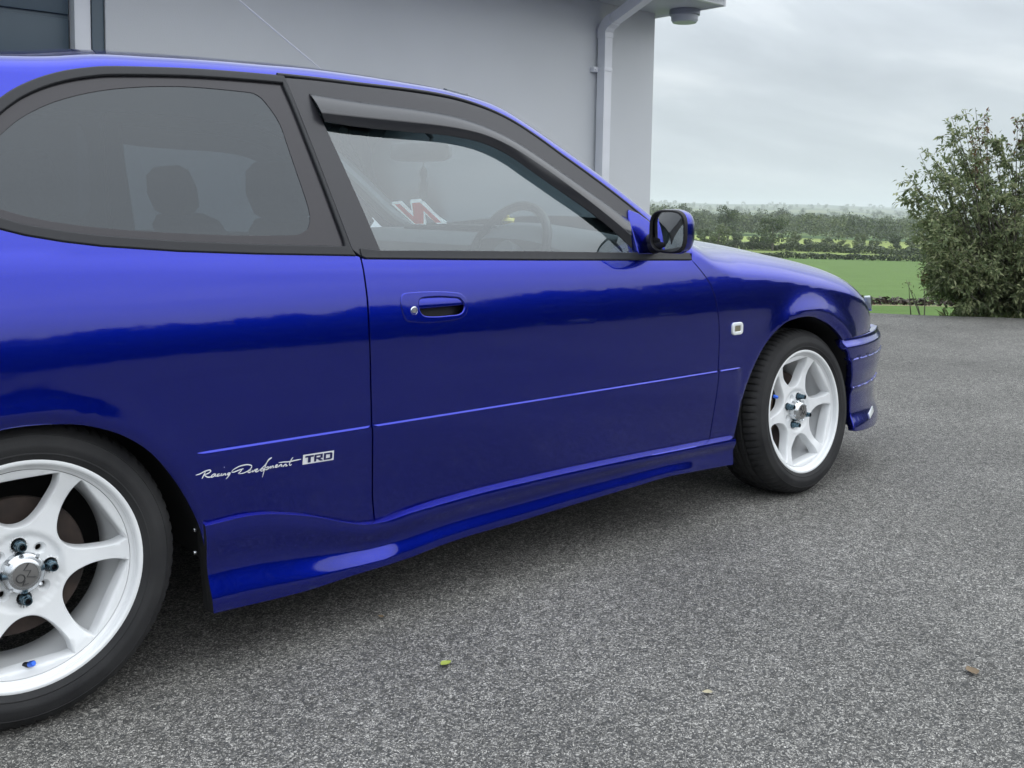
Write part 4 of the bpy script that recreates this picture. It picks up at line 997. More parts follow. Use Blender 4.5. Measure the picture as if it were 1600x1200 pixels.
def field_mat():
    m = bpy.data.materials.new('fields'); m.use_nodes = True; t = m.node_tree; L = t.links.new; b = t.nodes['Principled BSDF']
    b.inputs['Roughness'].default_value = .9; b.inputs['Specular IOR Level'].default_value = .15
    g = N(t, 'ShaderNodeNewGeometry')
    sub = N(t, 'ShaderNodeVectorMath', operation='SUBTRACT'); L(g.outputs['Position'], sub.inputs[0]); sub.inputs[1].default_value = (CAM.x, CAM.y, 0)
    da = N(t, 'ShaderNodeVectorMath', operation='DOT_PRODUCT'); L(sub.outputs[0], da.inputs[0]); da.inputs[1].default_value = (FA.x, FA.y, 0)
    db = N(t, 'ShaderNodeVectorMath', operation='DOT_PRODUCT'); L(sub.outputs[0], db.inputs[0]); db.inputs[1].default_value = (RA.x, RA.y, 0)
    def math_(op, x, y):
        q = N(t, 'ShaderNodeMath', operation=op)
        for i, s in enumerate((x, y)):
            if isinstance(s, (int, float)): q.inputs[i].default_value = s
            else: L(s, q.inputs[i])
        return q.outputs[0]
    n = N(t, 'ShaderNodeTexNoise'); n.inputs['Scale'].default_value = .02; n.inputs['Detail'].default_value = 3; L(g.outputs['Position'], n.inputs['Vector'])
    nn = N(t, 'ShaderNodeTexNoise'); nn.inputs['Scale'].default_value = .35; nn.inputs['Detail'].default_value = 6; L(g.outputs['Position'], nn.inputs['Vector'])
    a2 = math_('ADD', da.outputs['Value'], math_('MULTIPLY', db.outputs['Value'], .10))
    lg = math_('LOGARITHM', math_('MAXIMUM', a2, 1.0), 10.0); x = math_('DIVIDE', lg, 4.0)
    r = N(t, 'ShaderNodeValToRGB'); r.color_ramp.interpolation = 'CONSTANT'; e = r.color_ramp.elements
    Z = [(0, (.095, .165, .04)), (33, (.40, .32, .22)), (35, (.115, .185, .055)), (176, (.22, .28, .085)), (262, (.27, .33, .10)), (430, (.06, .11, .04)), (520, (.14, .20, .07)), (640, (.06, .10, .045)), (900, (.12, .17, .07)), (1250, (.06, .09, .045)), (1700, (.16, .19, .09)), (2100, (.07, .10, .05)), (2600, (.17, .19, .09)), (3100, (.06, .09, .05)), (3700, (.15, .17, .09)), (4300, (.07, .10, .06))]
    while len(e) < len(Z): e.new(.5)
    for el, (d, c) in zip(e, Z): el.position = (math.log10(d)/4 if d > 0 else 0); el.color = (*c, 1)
    L(x, r.inputs[0])
    mr = N(t, 'ShaderNodeMapRange'); mr.inputs['To Min'].default_value = .82; mr.inputs['To Max'].default_value = 1.2; L(nn.outputs['Fac'], mr.inputs['Value'])
    s = N(t, 'ShaderNodeVectorMath', operation='SCALE'); L(r.outputs[0], s.inputs[0]); L(mr.outputs[0], s.inputs['Scale']); L(s.outputs[0], b.inputs['Base Color'])
    # sown rows and rough grass
    bp = N(t, 'ShaderNodeBump'); bp.inputs['Strength'].default_value = .6; bp.inputs['Distance'].default_value = .2
    n3 = N(t, 'ShaderNodeTexNoise'); n3.inputs['Scale'].default_value = 6; L(g.outputs['Position'], n3.inputs['Vector']); L(n3.outputs['Fac'], bp.inputs['Height']); L(bp.outputs[0], b.inputs['Normal'])
    return m
gv, gf = ground_mesh(); ground = mk('ground', gv, gf, field_mat()); tag(ground, kind='structure')
# asphalt
def asphalt():
    m = bpy.data.materials.new('asphalt'); m.use_nodes = True; t = m.node_tree; L = t.links.new; b = t.nodes['Principled BSDF']
    b.inputs['Roughness'].default_value = .82; b.inputs['Specular IOR Level'].default_value = .35
    tc = N(t, 'ShaderNodeTexCoord')
    nz = N(t, 'ShaderNodeTexNoise'); nz.inputs['Scale'].default_value = 40; nz.inputs['Detail'].default_value = 2; L(tc.outputs['Object'], nz.inputs['Vector'])
    ds = N(t, 'ShaderNodeVectorMath', operation='SCALE'); L(nz.outputs['Color'], ds.inputs[0]); ds.inputs['Scale'].default_value = .02
    ad = N(t, 'ShaderNodeVectorMath', operation='ADD'); L(tc.outputs['Object'], ad.inputs[0]); L(ds.outputs[0], ad.inputs[1])
    v = N(t, 'ShaderNodeTexVoronoi'); v.inputs['Scale'].default_value = 255; v.inputs['Randomness'].default_value = 1; L(ad.outputs[0], v.inputs['Vector'])
    vd = N(t, 'ShaderNodeTexVoronoi', feature='DISTANCE_TO_EDGE'); vd.inputs['Scale'].default_value = 255; L(ad.outputs[0], vd.inputs['Vector'])
    # stone colours
    sp = N(t, 'ShaderNodeSeparateColor'); L(v.outputs['Color'], sp.inputs[0])
    r = N(t, 'ShaderNodeValToRGB'); e = r.color_ramp.elements
    e[0].position = 0; e[0].color = (.055, .057, .058, 1); e[1].position = 1; e[1].color = (.45, .435, .40, 1)
    for p, c in ((.30, .11), (.55, .20), (.82, .33)):
        q = e.new(p); q.color = (c*1.11, c*1.07, c*.99, 1)
    L(sp.outputs[0], r.inputs[0])
    # bitumen between the stones
    er = N(t, 'ShaderNodeMapRange'); er.inputs['From Min'].default_value = .0; er.inputs['From Max'].default_value = .16; L(vd.outputs['Distance'], er.inputs['Value'])
    mx = N(t, 'ShaderNodeMix', data_type='RGBA'); mx.inputs[6].default_value = (.088, .087, .084, 1); L(er.outputs[0], mx.inputs[0]); L(r.outputs[0], mx.inputs[7])
    # worn and dusty patches
    n2 = N(t, 'ShaderNodeTexNoise'); n2.inputs['Scale'].default_value = 1.3; n2.inputs['Detail'].default_value = 8; n2.inputs['Roughness'].default_value = .62; L(tc.outputs['Object'], n2.inputs['Vector'])
    mr = N(t, 'ShaderNodeMapRange'); mr.inputs['From Min'].default_value = .3; mr.inputs['From Max'].default_value = .7; mr.inputs['To Min'].default_value = .80; mr.inputs['To Max'].default_value = 1.22; L(n2.outputs['Fac'], mr.inputs['Value'])
    n4 = N(t, 'ShaderNodeTexNoise'); n4.inputs['Scale'].default_value = 28; n4.inputs['Detail'].default_value = 4; L(tc.outputs['Object'], n4.inputs['Vector'])
    mr4 = N(t, 'ShaderNodeMapRange'); mr4.inputs['From Min'].default_value = .3; mr4.inputs['From Max'].default_value = .7; mr4.inputs['To Min'].default_value = .82; mr4.inputs['To Max'].default_value = 1.18; L(n4.outputs['Fac'], mr4.inputs['Value'])
    mm = N(t, 'ShaderNodeMath', operation='MULTIPLY'); L(mr.outputs[0], mm.inputs[0]); L(mr4.outputs[0], mm.inputs[1])
    n5 = N(t, 'ShaderNodeTexNoise'); n5.inputs['Scale'].default_value = .75; n5.inputs['Detail'].default_value = 9; n5.inputs['Roughness'].default_value = .68; n5.inputs['Distortion'].default_value = .6; L(tc.outputs['Object'], n5.inputs['Vector'])
    m5 = N(t, 'ShaderNodeMapRange'); m5.inputs['From Min'].default_value = .55; m5.inputs['From Max'].default_value = .72; m5.inputs['To Min'].default_value = 1.0; m5.inputs['To Max'].default_value = 1.28; L(n5.outputs['Fac'], m5.inputs['Value'])
    mm2 = N(t, 'ShaderNodeMath', operation='MULTIPLY'); L(mm.outputs[0], mm2.inputs[0]); L(m5.outputs[0], mm2.inputs[1]); mm = mm2
    s = N(t, 'ShaderNodeVectorMath', operation='SCALE'); L(mx.outputs[2], s.inputs[0]); L(mm.outputs[0], s.inputs['Scale']); L(s.outputs[0], b.inputs['Base Color'])
    bp = N(t, 'ShaderNodeBump'); bp.inputs['Strength'].default_value = .9; bp.inputs['Distance'].default_value = .0035
    hh = N(t, 'ShaderNodeMath', operation='MULTIPLY'); L(er.outputs[0], hh.inputs[0]); L(sp.outputs[1], hh.inputs[1])
    L(hh.outputs[0], bp.inputs['Height']); L(bp.outputs[0], b.inputs['Normal'])
    return m
bs = np.linspace(-16, 16, 161); rng = np.random.default_rng(5)
ea = edge_a(bs)+.05*np.interp(bs, np.linspace(-16, 16, 60), rng.standard_normal(60))
rows = [[tuple(ab(-16, b, 0)) for b in bs], [tuple(ab(0, b, 0)) for b in bs], [tuple(ab(7.5, b, 0)) for b in bs], [tuple(ab(a-.02, b, 0)) for a, b in zip(ea, bs)], [tuple(ab(a+.03, b, -.05)) for a, b in zip(ea, bs)], [tuple(ab(a+.05, b, -.16)) for a, b in zip(ea, bs)]]
drive = strip_sheet('driveway', rows, asphalt(), sharp=40); tag(drive, kind='structure')

# ------------------------------------------------------------------ building
WY, WX1 = 2.70, 4.655
wallm = noise_bump(mat('grey_render', (.585, .605, .625), rough=.9, spec=.25), 170, .4, dist=.002, col=((.555, .577, .598), (.605, .627, .648)), col_scale=1.1)
whitem = noise_bump(mat('white_gloss_trim', (.74, .76, .80), rough=.35), 30, .05, col=((.66, .68, .72), (.76, .78, .82)), col_scale=4)
doorm = noise_bump(mat('slate_blue_door', (.070, .105, .135), rough=.45), 90, .06, col=((.065, .098, .128), (.078, .115, .146)), col_scale=2)
soffm = noise_bump(mat('grey_soffit', (.50, .53, .58), rough=.6), 50, .05, col=((.44, .47, .52), (.52, .55, .6)), col_scale=6)
house = empty('house', (1.5, WY, 0), 'grey rendered building wall with white downpipe behind the car', 'building')
mb = MB(); HT = 2.288
mb.box(1.036, WX1, WY, WY+.25, -.01, HT); mb.box(-5, -2.6, WY, WY+.25, -.01, HT); mb.box(-2.6, 1.036, WY, WY+.25, 2.12, HT); mb.box(WX1-.25, WX1, WY+.25, 7.2, -.01, HT-.001); mb.box(-5, WX1-.25, 6.95, 7.2, -.01, HT-.001); mb.box(-5, -4.75, WY+.25, 6.95, -.01, HT-.001)
mb.build('wall', wallm, house, smooth=False)
mb = MB(); mb.box(-2.53, .908, WY+.10, WY+.14, .0, 2.05); dr = mb.build('garage_door', doorm, house, bevel=.004)
for k in range(8):
    mb = MB(); mb.box(-2.53+.002, .906, WY+.085, WY+.0985, .03+.25*k, .26+.25*k); q = mb.build('door_slat', doorm, dr, bevel=.006)
mb = MB(); mb.box(.910, .980, WY+.02, WY+.16, 0, 2.05); mb.box(-2.60, -2.532, WY+.02, WY+.16, 0, 2.05); mb.box(-2.60, .98, WY+.02, WY+.16, 2.051, 2.119); fr = mb.build('door_frame', whitem, house, bevel=.005)
mb = MB(); mb.box(.982, 1.034, WY+.012, WY+.15, 0, 2.119); mb.build('door_reveal', doorm, house, bevel=.004)
# roof slopes up from the front eave; boxed soffit, fascia, gutter
mb = MB(); mb.box(-5.1, WX1+.04, WY-.47, WY-.002, HT-.012, HT+.012); mb.box(WX1+.002, WX1+.10, WY-.47, 7.2, HT-.010, HT+.015); mb.build('soffit', soffm, house, bevel=.003)
mb = MB(); mb.box(-5.1, WX1+.10, WY-.495, WY-.472, HT-.012, HT+.17); mb.box(WX1+.101, WX1+.125, WY-.495, 7.2, HT-.015, HT+.17); mb.build('fascia', whitem, house, bevel=.003)
mb = MB(); mb.add([(-5.2, WY-.53, HT+.17), (WX1+.16, WY-.53, HT+.17), (WX1+.16, 4.95, HT+1.35), (-5.2, 4.95, HT+1.35), (-5.2, 7.5, HT+.17), (WX1+.16, 7.5, HT+.17), (-5.2, WY-.53, HT+.13), (WX1+.16, WY-.53, HT+.13), (-5.2, 7.5, HT+.13), (WX1+.16, 7.5, HT+.13)], [(0, 1, 2, 3), (3, 2, 5, 4), (6, 7, 1, 0), (8, 9, 5, 4), (0, 3, 4, 8, 6), (1, 2, 5, 9, 7), (6, 7, 9, 8)])
mb.build('roof', noise_bump(mat('roof_slate', (.06, .065, .075), rough=.7), 20, .4), house, smooth=False)
mb = MB(); gpr = [(WY-.497+.0, HT+.15), (WY-.50, HT+.08), (WY-.525, HT+.045), (WY-.565, HT+.035), (WY-.60, HT+.055), (WY-.61, HT+.10), (WY-.605, HT+.10), (WY-.595, HT+.06), (WY-.565, HT+.042), (WY-.525, HT+.052), (WY-.508, HT+.085), (WY-.504, HT+.15)]
mb.add([(x, y, z) for x in (-5.1, WX1+.12) for y, z in gpr], [(i, (i+1) % 12, 12+(i+1) % 12, 12+i) for i in range(12)]+[tuple(range(11, -1, -1)), tuple(range(12, 24))]); mb.build('gutter', whitem, house)
# square downpipe with a swan neck up to the gutter, and clips
def sq_pipe(pts, h=.0325):
    mb = MB(); k = len(pts); V = []
    for i, p in enumerate(pts):
        p = Vector(p); d = (Vector(pts[min(i+1, k-1)])-Vector(pts[max(i-1, 0)])).normalized(); sx = Vector((1, 0, 0)); sy = d.cross(sx).normalized()
        for a, b_ in ((-1, -1), (1, -1), (1, 1), (-1, 1)): V.append(p+sx*h*a+sy*h*b_)
    mb.add(V, [(i*4+j, i*4+(j+1) % 4, (i+1)*4+(j+1) % 4, (i+1)*4+j) for i in range(k-1) for j in range(4)]+[(3, 2, 1, 0), tuple((k-1)*4+j for j in range(4))]); return mb
px = 4.128; py = WY-.055
pipe = sq_pipe([(px, py, .03), (px, py, 2.085), (px, py-.03, 2.135), (px, WY-.50, 2.30), (px, WY-.545, 2.325)]).build('downpipe', whitem, house, smooth=False)
sq_pipe([(px, py, 2.045), (px, py, 2.090), (px, py-.028, 2.130), (px, py-.075, 2.152)], .0365).build('pipe_socket', whitem, pipe, smooth=False)
for z in (1.845, .70):
    mb = MB()
    mb.box(px-.0355, px+.0355, py-.036, py+.02, z-.012, z+.012); mb.box(px-.075, px+.05, py+.02, WY-.0005, z-.016, z+.016); mb.tube([(px-.062, py+.012, z), (px-.062, py+.024, z)], .007, 8); mb.build('pipe_clip', whitem, pipe, bevel=.002)
lamp = empty('eave_lamp', (WX1+.045, WY-.22, HT-.012), 'round grey lamp fixed under the eave corner beside the sky', 'outdoor lamp')
lm = noise_bump(mat('grey_lamp_housing', (.26, .285, .34), rough=.4), 60, .05); lp = mat('lamp_diffuser', (.46, .49, .55), rough=.3)
mb = MB(); mb.lathe([(.0001, 0), (.098, 0), (.102, -.008), (.100, -.034), (.086, -.040)], 40, 'z', tuple(lamp.location)); mb.build('lamp_housing', lm, lamp)
mb = MB(); mb.lathe([(.090, -.0385), (.088, -.068), (.084, -.0695), (.083, -.075), (.078, -.082), (.0001, -.084)], 40, 'z', tuple(lamp.location)); mb.build('lamp_diffuser', lp, lamp)

# ------------------------------------------------------------------ vegetation
def leaf_mat(name, c1, c2, c3, trans=.25, scale=3.):
    m = bpy.data.materials.new(name); m.use_nodes = True; t = m.node_tree; L = t.links.new; b = t.nodes['Principled BSDF']
    b.inputs['Roughness'].default_value = .5; b.inputs['Specular IOR Level'].default_value = .4
    ge = N(t, 'ShaderNodeNewGeometry'); r = N(t, 'ShaderNodeValToRGB'); e = r.color_ramp.elements
    e[0].position = 0; e[0].color = (*c1, 1); e[1].position = .97; e[1].color = (*c3, 1); q = e.new(.6); q.color = (*c2, 1)
    L(ge.outputs['Random Per Island'], r.inputs[0]); L(r.outputs[0], b.inputs['Base Color'])
    tl = N(t, 'ShaderNodeBsdfTranslucent'); L(r.outputs[0], tl.inputs[0]); mx = N(t, 'ShaderNodeMixShader'); mx.inputs[0].default_value = trans
    L(b.outputs[0], mx.inputs[1]); L(tl.outputs[0], mx.inputs[2]); L(mx.outputs[0], t.nodes['Material Output'].inputs[0])
    return m
LEAF = leaf_mat('bush_leaf', (.11, .15, .068), (.19, .235, .11), (.42, .44, .25), .42)
LEAFR = leaf_mat('russet_leaf', (.10, .06, .03), (.16, .09, .045), (.20, .13, .06))
BARK = noise_bump(mat('twig_bark', (.13, .12, .10), rough=.9), 60, .4)
TREE = [leaf_mat('tree_leaf_dark', (.028, .046, .022), (.048, .072, .032), (.075, .10, .04), .1), leaf_mat('tree_leaf_mid', (.042, .066, .028), (.07, .10, .04), (.105, .13, .05), .1), leaf_mat('tree_leaf_light', (.065, .095, .038), (.105, .135, .055), (.14, .165, .07), .1)]
R = random.Random(11)
def leaf(V, Fc, p, d, nrm, ln, wd):
    "folded leaf: two halves with a crease, tip drooping"
    d = d.normalized(); s = d.cross(nrm).normalized(); n = s.cross(d); k = len(V)
    V += [p, p+d*ln*.5+s*wd*.5+n*wd*.16, p+d*ln-n*ln*.12, p+d*ln*.5-s*wd*.5+n*wd*.16, p+d*ln*.5]
    Fc += [(k, k+1, k+4), (k+1, k+2, k+4), (k+4, k+2, k+3), (k, k+4, k+3)]
def rv(s=1.): return Vector((R.gauss(0, s), R.gauss(0, s), R.gauss(0, s)))
def shrub(name, base, tips, label, cat, leaf_len=.055, per=26, seed=1, twig=.005, sub=5):
    "limbs run from the base to each tip; side twigs carry leaves along their length"
    R.seed(seed); root = empty(name, tuple(base), label, cat)
    wb = MB(); V = []; Fc = []; Vr = []; Fr = []
    for (tip, dense, russet) in tips:
        tip = Vector(tip); b0 = Vector(base)+Vector((R.uniform(-.12, .12), R.uniform(-.12, .12), 0))
        ln = (tip-b0).length; mid = b0.lerp(tip, .5)+rv(.05*ln)+Vector((0, 0, .06*ln))
        P = [b0.lerp(mid, t).lerp(mid.lerp(tip, t), t) for t in np.linspace(0, 1, 9)]
        wb.tube(P, list(np.linspace(.007+.003*ln, .0016, 9)), 5)
        for q in range(int(sub*dense)):
            t = R.uniform(.22, 1)**.8; i = min(int(t*8), 7); p = P[i].lerp(P[i+1], t*8-i); d = (P[i+1]-P[i]).normalized()
            tw = (d*.7+rv(.75)).normalized(); tl = R.uniform(.12, .30)*(1.15-.4*t); e_ = p+tw*tl-Vector((0, 0, .03))
            wb.tube([p, p.lerp(e_, .5)+Vector((0, 0, .012)), e_], [.0026, .002, .001], 4)
            for k in range(per):
                s = R.uniform(.1, 1.02); c = p.lerp(e_, s)+rv(.012); ld = (tw*.5+rv(.6)+Vector((0, 0, -.35))).normalized()
                a, f = (Vr, Fr) if russet and t > .8 and R.random() < .6 else (V, Fc)
                leaf(a, f, c, ld, (Vector((0, 0, 1))+rv(.5)).normalized(), leaf_len*R.uniform(.6, 1.2), leaf_len*R.uniform(.30, .46))
        for k in range(int(per*.9)):
            c = tip+rv(.028)-(P[-1]-P[-2])*R.uniform(0, 1.6); a, f = (Vr, Fr) if russet and R.random() < .7 else (V, Fc)
            leaf(a, f, c, (tip-P[-2]).normalized()*.5+rv(.6)+Vector((0, 0, -.3)), (Vector((0, 0, 1))+rv(.6)).normalized(), leaf_len*R.uniform(.6, 1.1), leaf_len*R.uniform(.3, .45))
    wb.build('branches', BARK, root)
    k = len(V); V += Vr; Fc += [tuple(i+k for i in f) for f in Fr]
    o = mk('crown', V, Fc, [LEAF, LEAFR], root, smooth=False); o.data.polygons.foreach_set('material_index', [0]*(len(Fc)-len(Fr))+[1]*len(Fr))
    return root
# large shrub at the tarmac's edge; each limb ends where the crown shows a tip
def vp(px, py, a):
    "a point at forward distance a that lies in direction (px,py) of the photograph"
    d = F_+R_*((px-800)/1546)+U_*((449.99-py)/1546); k = a/(d.x*FA.x+d.y*FA.y); return CAM+d*k
A0 = 9.75
tips = []
R.seed(3)
outline = [(1508, 172, .5, 0), (1524, 168, .5, 0), (1486, 182, .6, 0), (1487, 200, .8, 0), (1543, 185, .5, 1), (1590, 186, .7, 1), (1600, 178, .7, 0), (1437, 240, .5, 0), (1450, 236, .6, 0), (1414, 268, .6, 0), (1426, 282, .8, 0), (1424, 300, .9, 0), (1480, 245, .9, 0), (1432, 330, .8, 0), (1424, 356, .8, 0), (1440, 385, .9, 0), (1446, 420, .9, 0), (1452, 300, .9, 0), (1468, 272, .9, 0), (1442, 352, .9, 0), (1458, 446, .9, 0), (1466, 330, 1., 0), (1470, 395, 1., 0), (1500, 225, .8, 0), (1560, 215, .9, 0), (1620, 190, .8, 0), (1660, 200, .8, 0), (1700, 230, .8, 0), (1735, 270, .8, 0), (1745, 320, .8, 0)]
for x, y, dn, ru in outline: tips.append((tuple(vp(x, y, A0+R.uniform(-.35, .35))), dn*1.5, ru))
for i in range(120):
    y = R.uniform(210, 470); cxx = 1580
    half = np.interp(y, [180, 240, 300, 360, 420, 480], [70, 125, 150, 155, 135, 120]); x = cxx+R.uniform(-1, 1)*half
    tips.append((tuple(vp(x, y, A0+R.uniform(-.75, .65))), 1.0 if y > 300 else .62, R.random() < .12))
for i in range(60):
    y = R.uniform(360, 482); x = R.uniform(1452, 1690); tips.append((tuple(vp(x, y, A0+R.uniform(-.7, .5))), 1.0, 0))
bb0 = vp(1580, 470, A0+.12); bb0.z = float(hills(np.array([A0+.12]), np.array([(bb0-CAM).x*RA.x+(bb0-CAM).y*RA.y]))[0])-.02
shrub('large_shrub', bb0, tips, 'tall leafy shrub with loose twigs growing at the tarmac edge', 'shrub', leaf_len=.060, per=20, seed=7, sub=12)
for (x, y, a, tp) in ((1437, 496, 10.6, [(1416, 438), (1420, 440), (1428, 458), (1442, 436)]),):
    p0 = vp(x, y, a); tt_ = [(tuple(vp(u, v, a+.05)), .25, 0) for u, v in tp]
    d = p0-CAM; p0.z = float(hills(np.array([a]), np.array([d.x*RA.x+d.y*RA.y]))[0])
    shrub('sapling', p0, tt_, 'thin sapling with few leaves standing left of the large shrub', 'sapling', leaf_len=.05, per=7, seed=4, sub=3)
# rough grass at the foot of the shrub
R.seed(19); V = []; Fc = []
for i in range(1500):
    b = 4.15+2.8*R.random()**1.1; a = float(edge_a(b))+R.uniform(-.02, .30); p = ab(a, b, hz0(a, b)-.01 if a > float(edge_a(b)) else .0); h = R.uniform(.03, .12); an = R.uniform(0, 6.28); w = R.uniform(.002, .005); ld = rv(.35); k = len(V)
    c, s = math.cos(an)*w, math.sin(an)*w; V += [(p.x-c, p.y-s, p.z), (p.x+c, p.y+s, p.z), (p.x+c*.6+ld.x*h*.4, p.y+s*.6+ld.y*h*.4, p.z+h*.6), (p.x+ld.x*h, p.y+ld.y*h, p.z+h)]
    Fc += [(k, k+1, k+2), (k, k+2, k+3)]
tag(mk('rough_grass', V, Fc, leaf_mat('grass_blade', (.06, .10, .03), (.10, .15, .045), (.22, .22, .10), .3), None, smooth=False), 'rough grass at the foot of the large shrub', 'grass', kind='stuff')
# low brown clipped hedge beyond the grass
def hz(a, b): return float(hills(np.array([float(a)]), np.array([float(b)]))[0])
def foliage_row(name, a0, b0, a1, b1, h, wdt, n, material, label, cat, cs, group=None, seed=2, lump=.35, kind=None):
    R.seed(seed); V = []; Fc = []
    ln = math.hypot(a1-a0, b1-b0); nx, ny = -(a1-a0)/ln, (b1-b0)/ln
    prof = [1+R.uniform(-lump, lump) for _ in range(40)]
    for i in range(n):
        t = R.random(); w = R.uniform(-1, 1); hh = h*np.interp(t*39, range(40), prof)*math.sqrt(max(0, 1-w*w*.8))
        a = a0+(a1-a0)*t+nx*0+w*wdt*.5*(b1-b0)/ln; b = b0+(b1-b0)*t-w*wdt*.5*(a1-a0)/ln
        z = R.random()**.6*hh; p = ab(a, b, hz(a, b)+z)
        nrm = (Vector((R.gauss(0, .7), R.gauss(0, .7), .5+z/h))).normalized(); s = cs*R.uniform(.6, 1.4)
        u = nrm.orthogonal().normalized(); v = nrm.cross(u); k = len(V); an = R.uniform(0, 6.3)
        for q in range(5):
            rr_ = s*R.uniform(.6, 1.1); tq = an+q*1.257; V.append(p+u*rr_*math.cos(tq)+v*rr_*math.sin(tq))
        Fc.append((k, k+1, k+2, k+3, k+4))
    o = mk(name, V, Fc, material, None, smooth=False); tag(o, label, cat, group, kind)
    return o
BROWN = leaf_mat('dry_hedge_leaf', (.045, .035, .028), (.07, .055, .04), (.10, .08, .06), .05)
foliage_row('low_hedge', 34.2, 10.9, 31.5, 19.5, .26, .5, 2600, BROWN, 'low brown hedge across the lawn below the driveway edge', 'hedge', .06)
foliage_row('field_hedge', 172, 20, 158, 72, 1.0, 2.0, 9000, TREE[0], 'dark trimmed hedge dividing the two green fields', 'hedge', .15, seed=5, lump=.2)
foliage_row('hedgerow', 246, 30, 222, 110, 1.9, 4.0, 16000, TREE[1], 'overgrown bushy hedgerow along the pale field', 'hedge', .22, seed=6, lump=.5)

def clump_tree(h, w, n, cs, seed, material, trunk=True):
    "crown of many small leaf clumps gathered on several boughs; returns meshes for copies"
    R.seed(seed); V = []; Fc = []; boughs = []
    nb = 16
    for i in range(nb):
        th = R.uniform(0, 6.28); zz = R.uniform(.28, .95); rad = (math.sin(math.pi*min(1, (zz-.08)/.95))**.6)*w*.5*R.uniform(.35, .85)
        boughs.append((Vector((rad*math.cos(th), rad*math.sin(th), zz*h)), R.uniform(.12, .24)*w))
    for i in range(n):
        c, r = boughs[R.randrange(nb)]; d = rv().normalized(); p = c+Vector((d.x, d.y, d.z*.75))*r*R.uniform(.55, 1.08)
        if p.z < h*.12: continue
        nrm = (d+rv(.45)).normalized(); u = nrm.orthogonal().normalized(); v = nrm.cross(u); k = len(V); an = R.uniform(0, 6.3); s = cs*R.uniform(.6, 1.4)
        for q in range(5):
            rr_ = s*R.uniform(.55, 1.1); tq = an+q*1.257; V.append(p+u*rr_*math.cos(tq)+v*rr_*math.sin(tq))
        Fc.append((k, k+1, k+2, k+3, k+4))
    wb = MB(); wb.tube([(0, 0, -.3), (.02*h, 0, h*.3), (0, .02*h, h*.65)], [.035*h, .025*h, .01*h], 7)
    for c, r in boughs[:7]: wb.tube([(.01*h, 0, h*.25), tuple(c*.5+Vector((0, 0, h*.1))), tuple(c)], [.014*h, .009*h, .004*h], 5)
    return V, Fc, wb, material
protos = []
for i, (w, n, mt, sd) in enumerate(((.95, 2300, 1, 21), (.80, 1900, 0, 22), (1.05, 2300, 2, 23), (1.2, 1900, 0, 24))):
    V, Fc, wb, mt_ = clump_tree(1., w, n, .026, sd, mt)
    protos.append((mk('crown', V, Fc, TREE[mt], None, smooth=False, link=False).data, None, wb))
for i, (c_, _, wb) in enumerate(protos):
    t_ = wb.build('trunk', BARK); protos[i] = (c_, t_.data, None); bpy.data.objects.remove(t_)
def tree(px, py_base, a, h, kind, label, group, wscale=1., name='field_tree'):
    d = vp(px, 400, a)-CAM; b = d.x*RA.x+d.y*RA.y; p = ab(a, b, hz(a, b)-.05)
    root = empty(name, tuple(p), label, 'tree', group, R.uniform(0, 6.28)); root['is_root'] = 0
    for nm, me in (('crown', protos[kind][0]), ('trunk', protos[kind][1])):
        o = bpy.data.objects.new(nm, me); COL.objects.link(o); o.parent = root; o.scale = (h*wscale, h*wscale, h)
    return root
R.seed(31)
G1 = 'trees standing along the field hedgerow'
tree(1206, 0, 232, 8.4, 0, 'spreading lone tree in the hedgerow right of the wing mirror', G1, 1.05)
tree(1238, 0, 240, 4.6, 2, 'round bush right of the lone hedgerow tree', G1, .9)
tree(1343, 0, 236, 4.6, 2, 'pale bush at the middle of the hedgerow', G1, .8)
tree(1398, 0, 232, 4.8, 1, 'dark bush at the right end of the hedgerow by the shrub', G1, .9)
tree(1122, 0, 225, 6.0, 2, 'pale green tree just above the bonnet beside the wing mirror', G1, 1.)
tree(1100, 0, 228, 5.2, 0, 'small green tree partly behind the wing mirror', G1, .9)
tree(1150, 0, 232, 4.6, 1, 'low dark tree between bonnet and pale field', G1, 1.)
tree(1136, 0, 300, 11, 1, 'tall dark tree behind the pale trees near the mirror', G1, .9)
for x, a, h, k, ws, lb in ((1262, 236, 3.2, 1, 1.1, 'low rounded bush in the hedgerow just right of the round bush'), (1290, 238, 3.6, 0, 1.1, 'dark squat bush left of the pale bush in the hedgerow'), (1318, 240, 3.0, 2, 1.2, 'small pale bush touching the left side of the middle bush'), (1368, 236, 3.4, 0, 1.1, 'dark low bush right of the pale middle bush'), (1428, 230, 4.2, 2, 1.0, 'pale bush partly hidden behind the left twigs of the shrub'), (1176, 234, 3.6, 1, 1.1, 'bush standing against the left side of the lone tree')):
    tree(x, 0, a, h, k, lb, G1, ws)
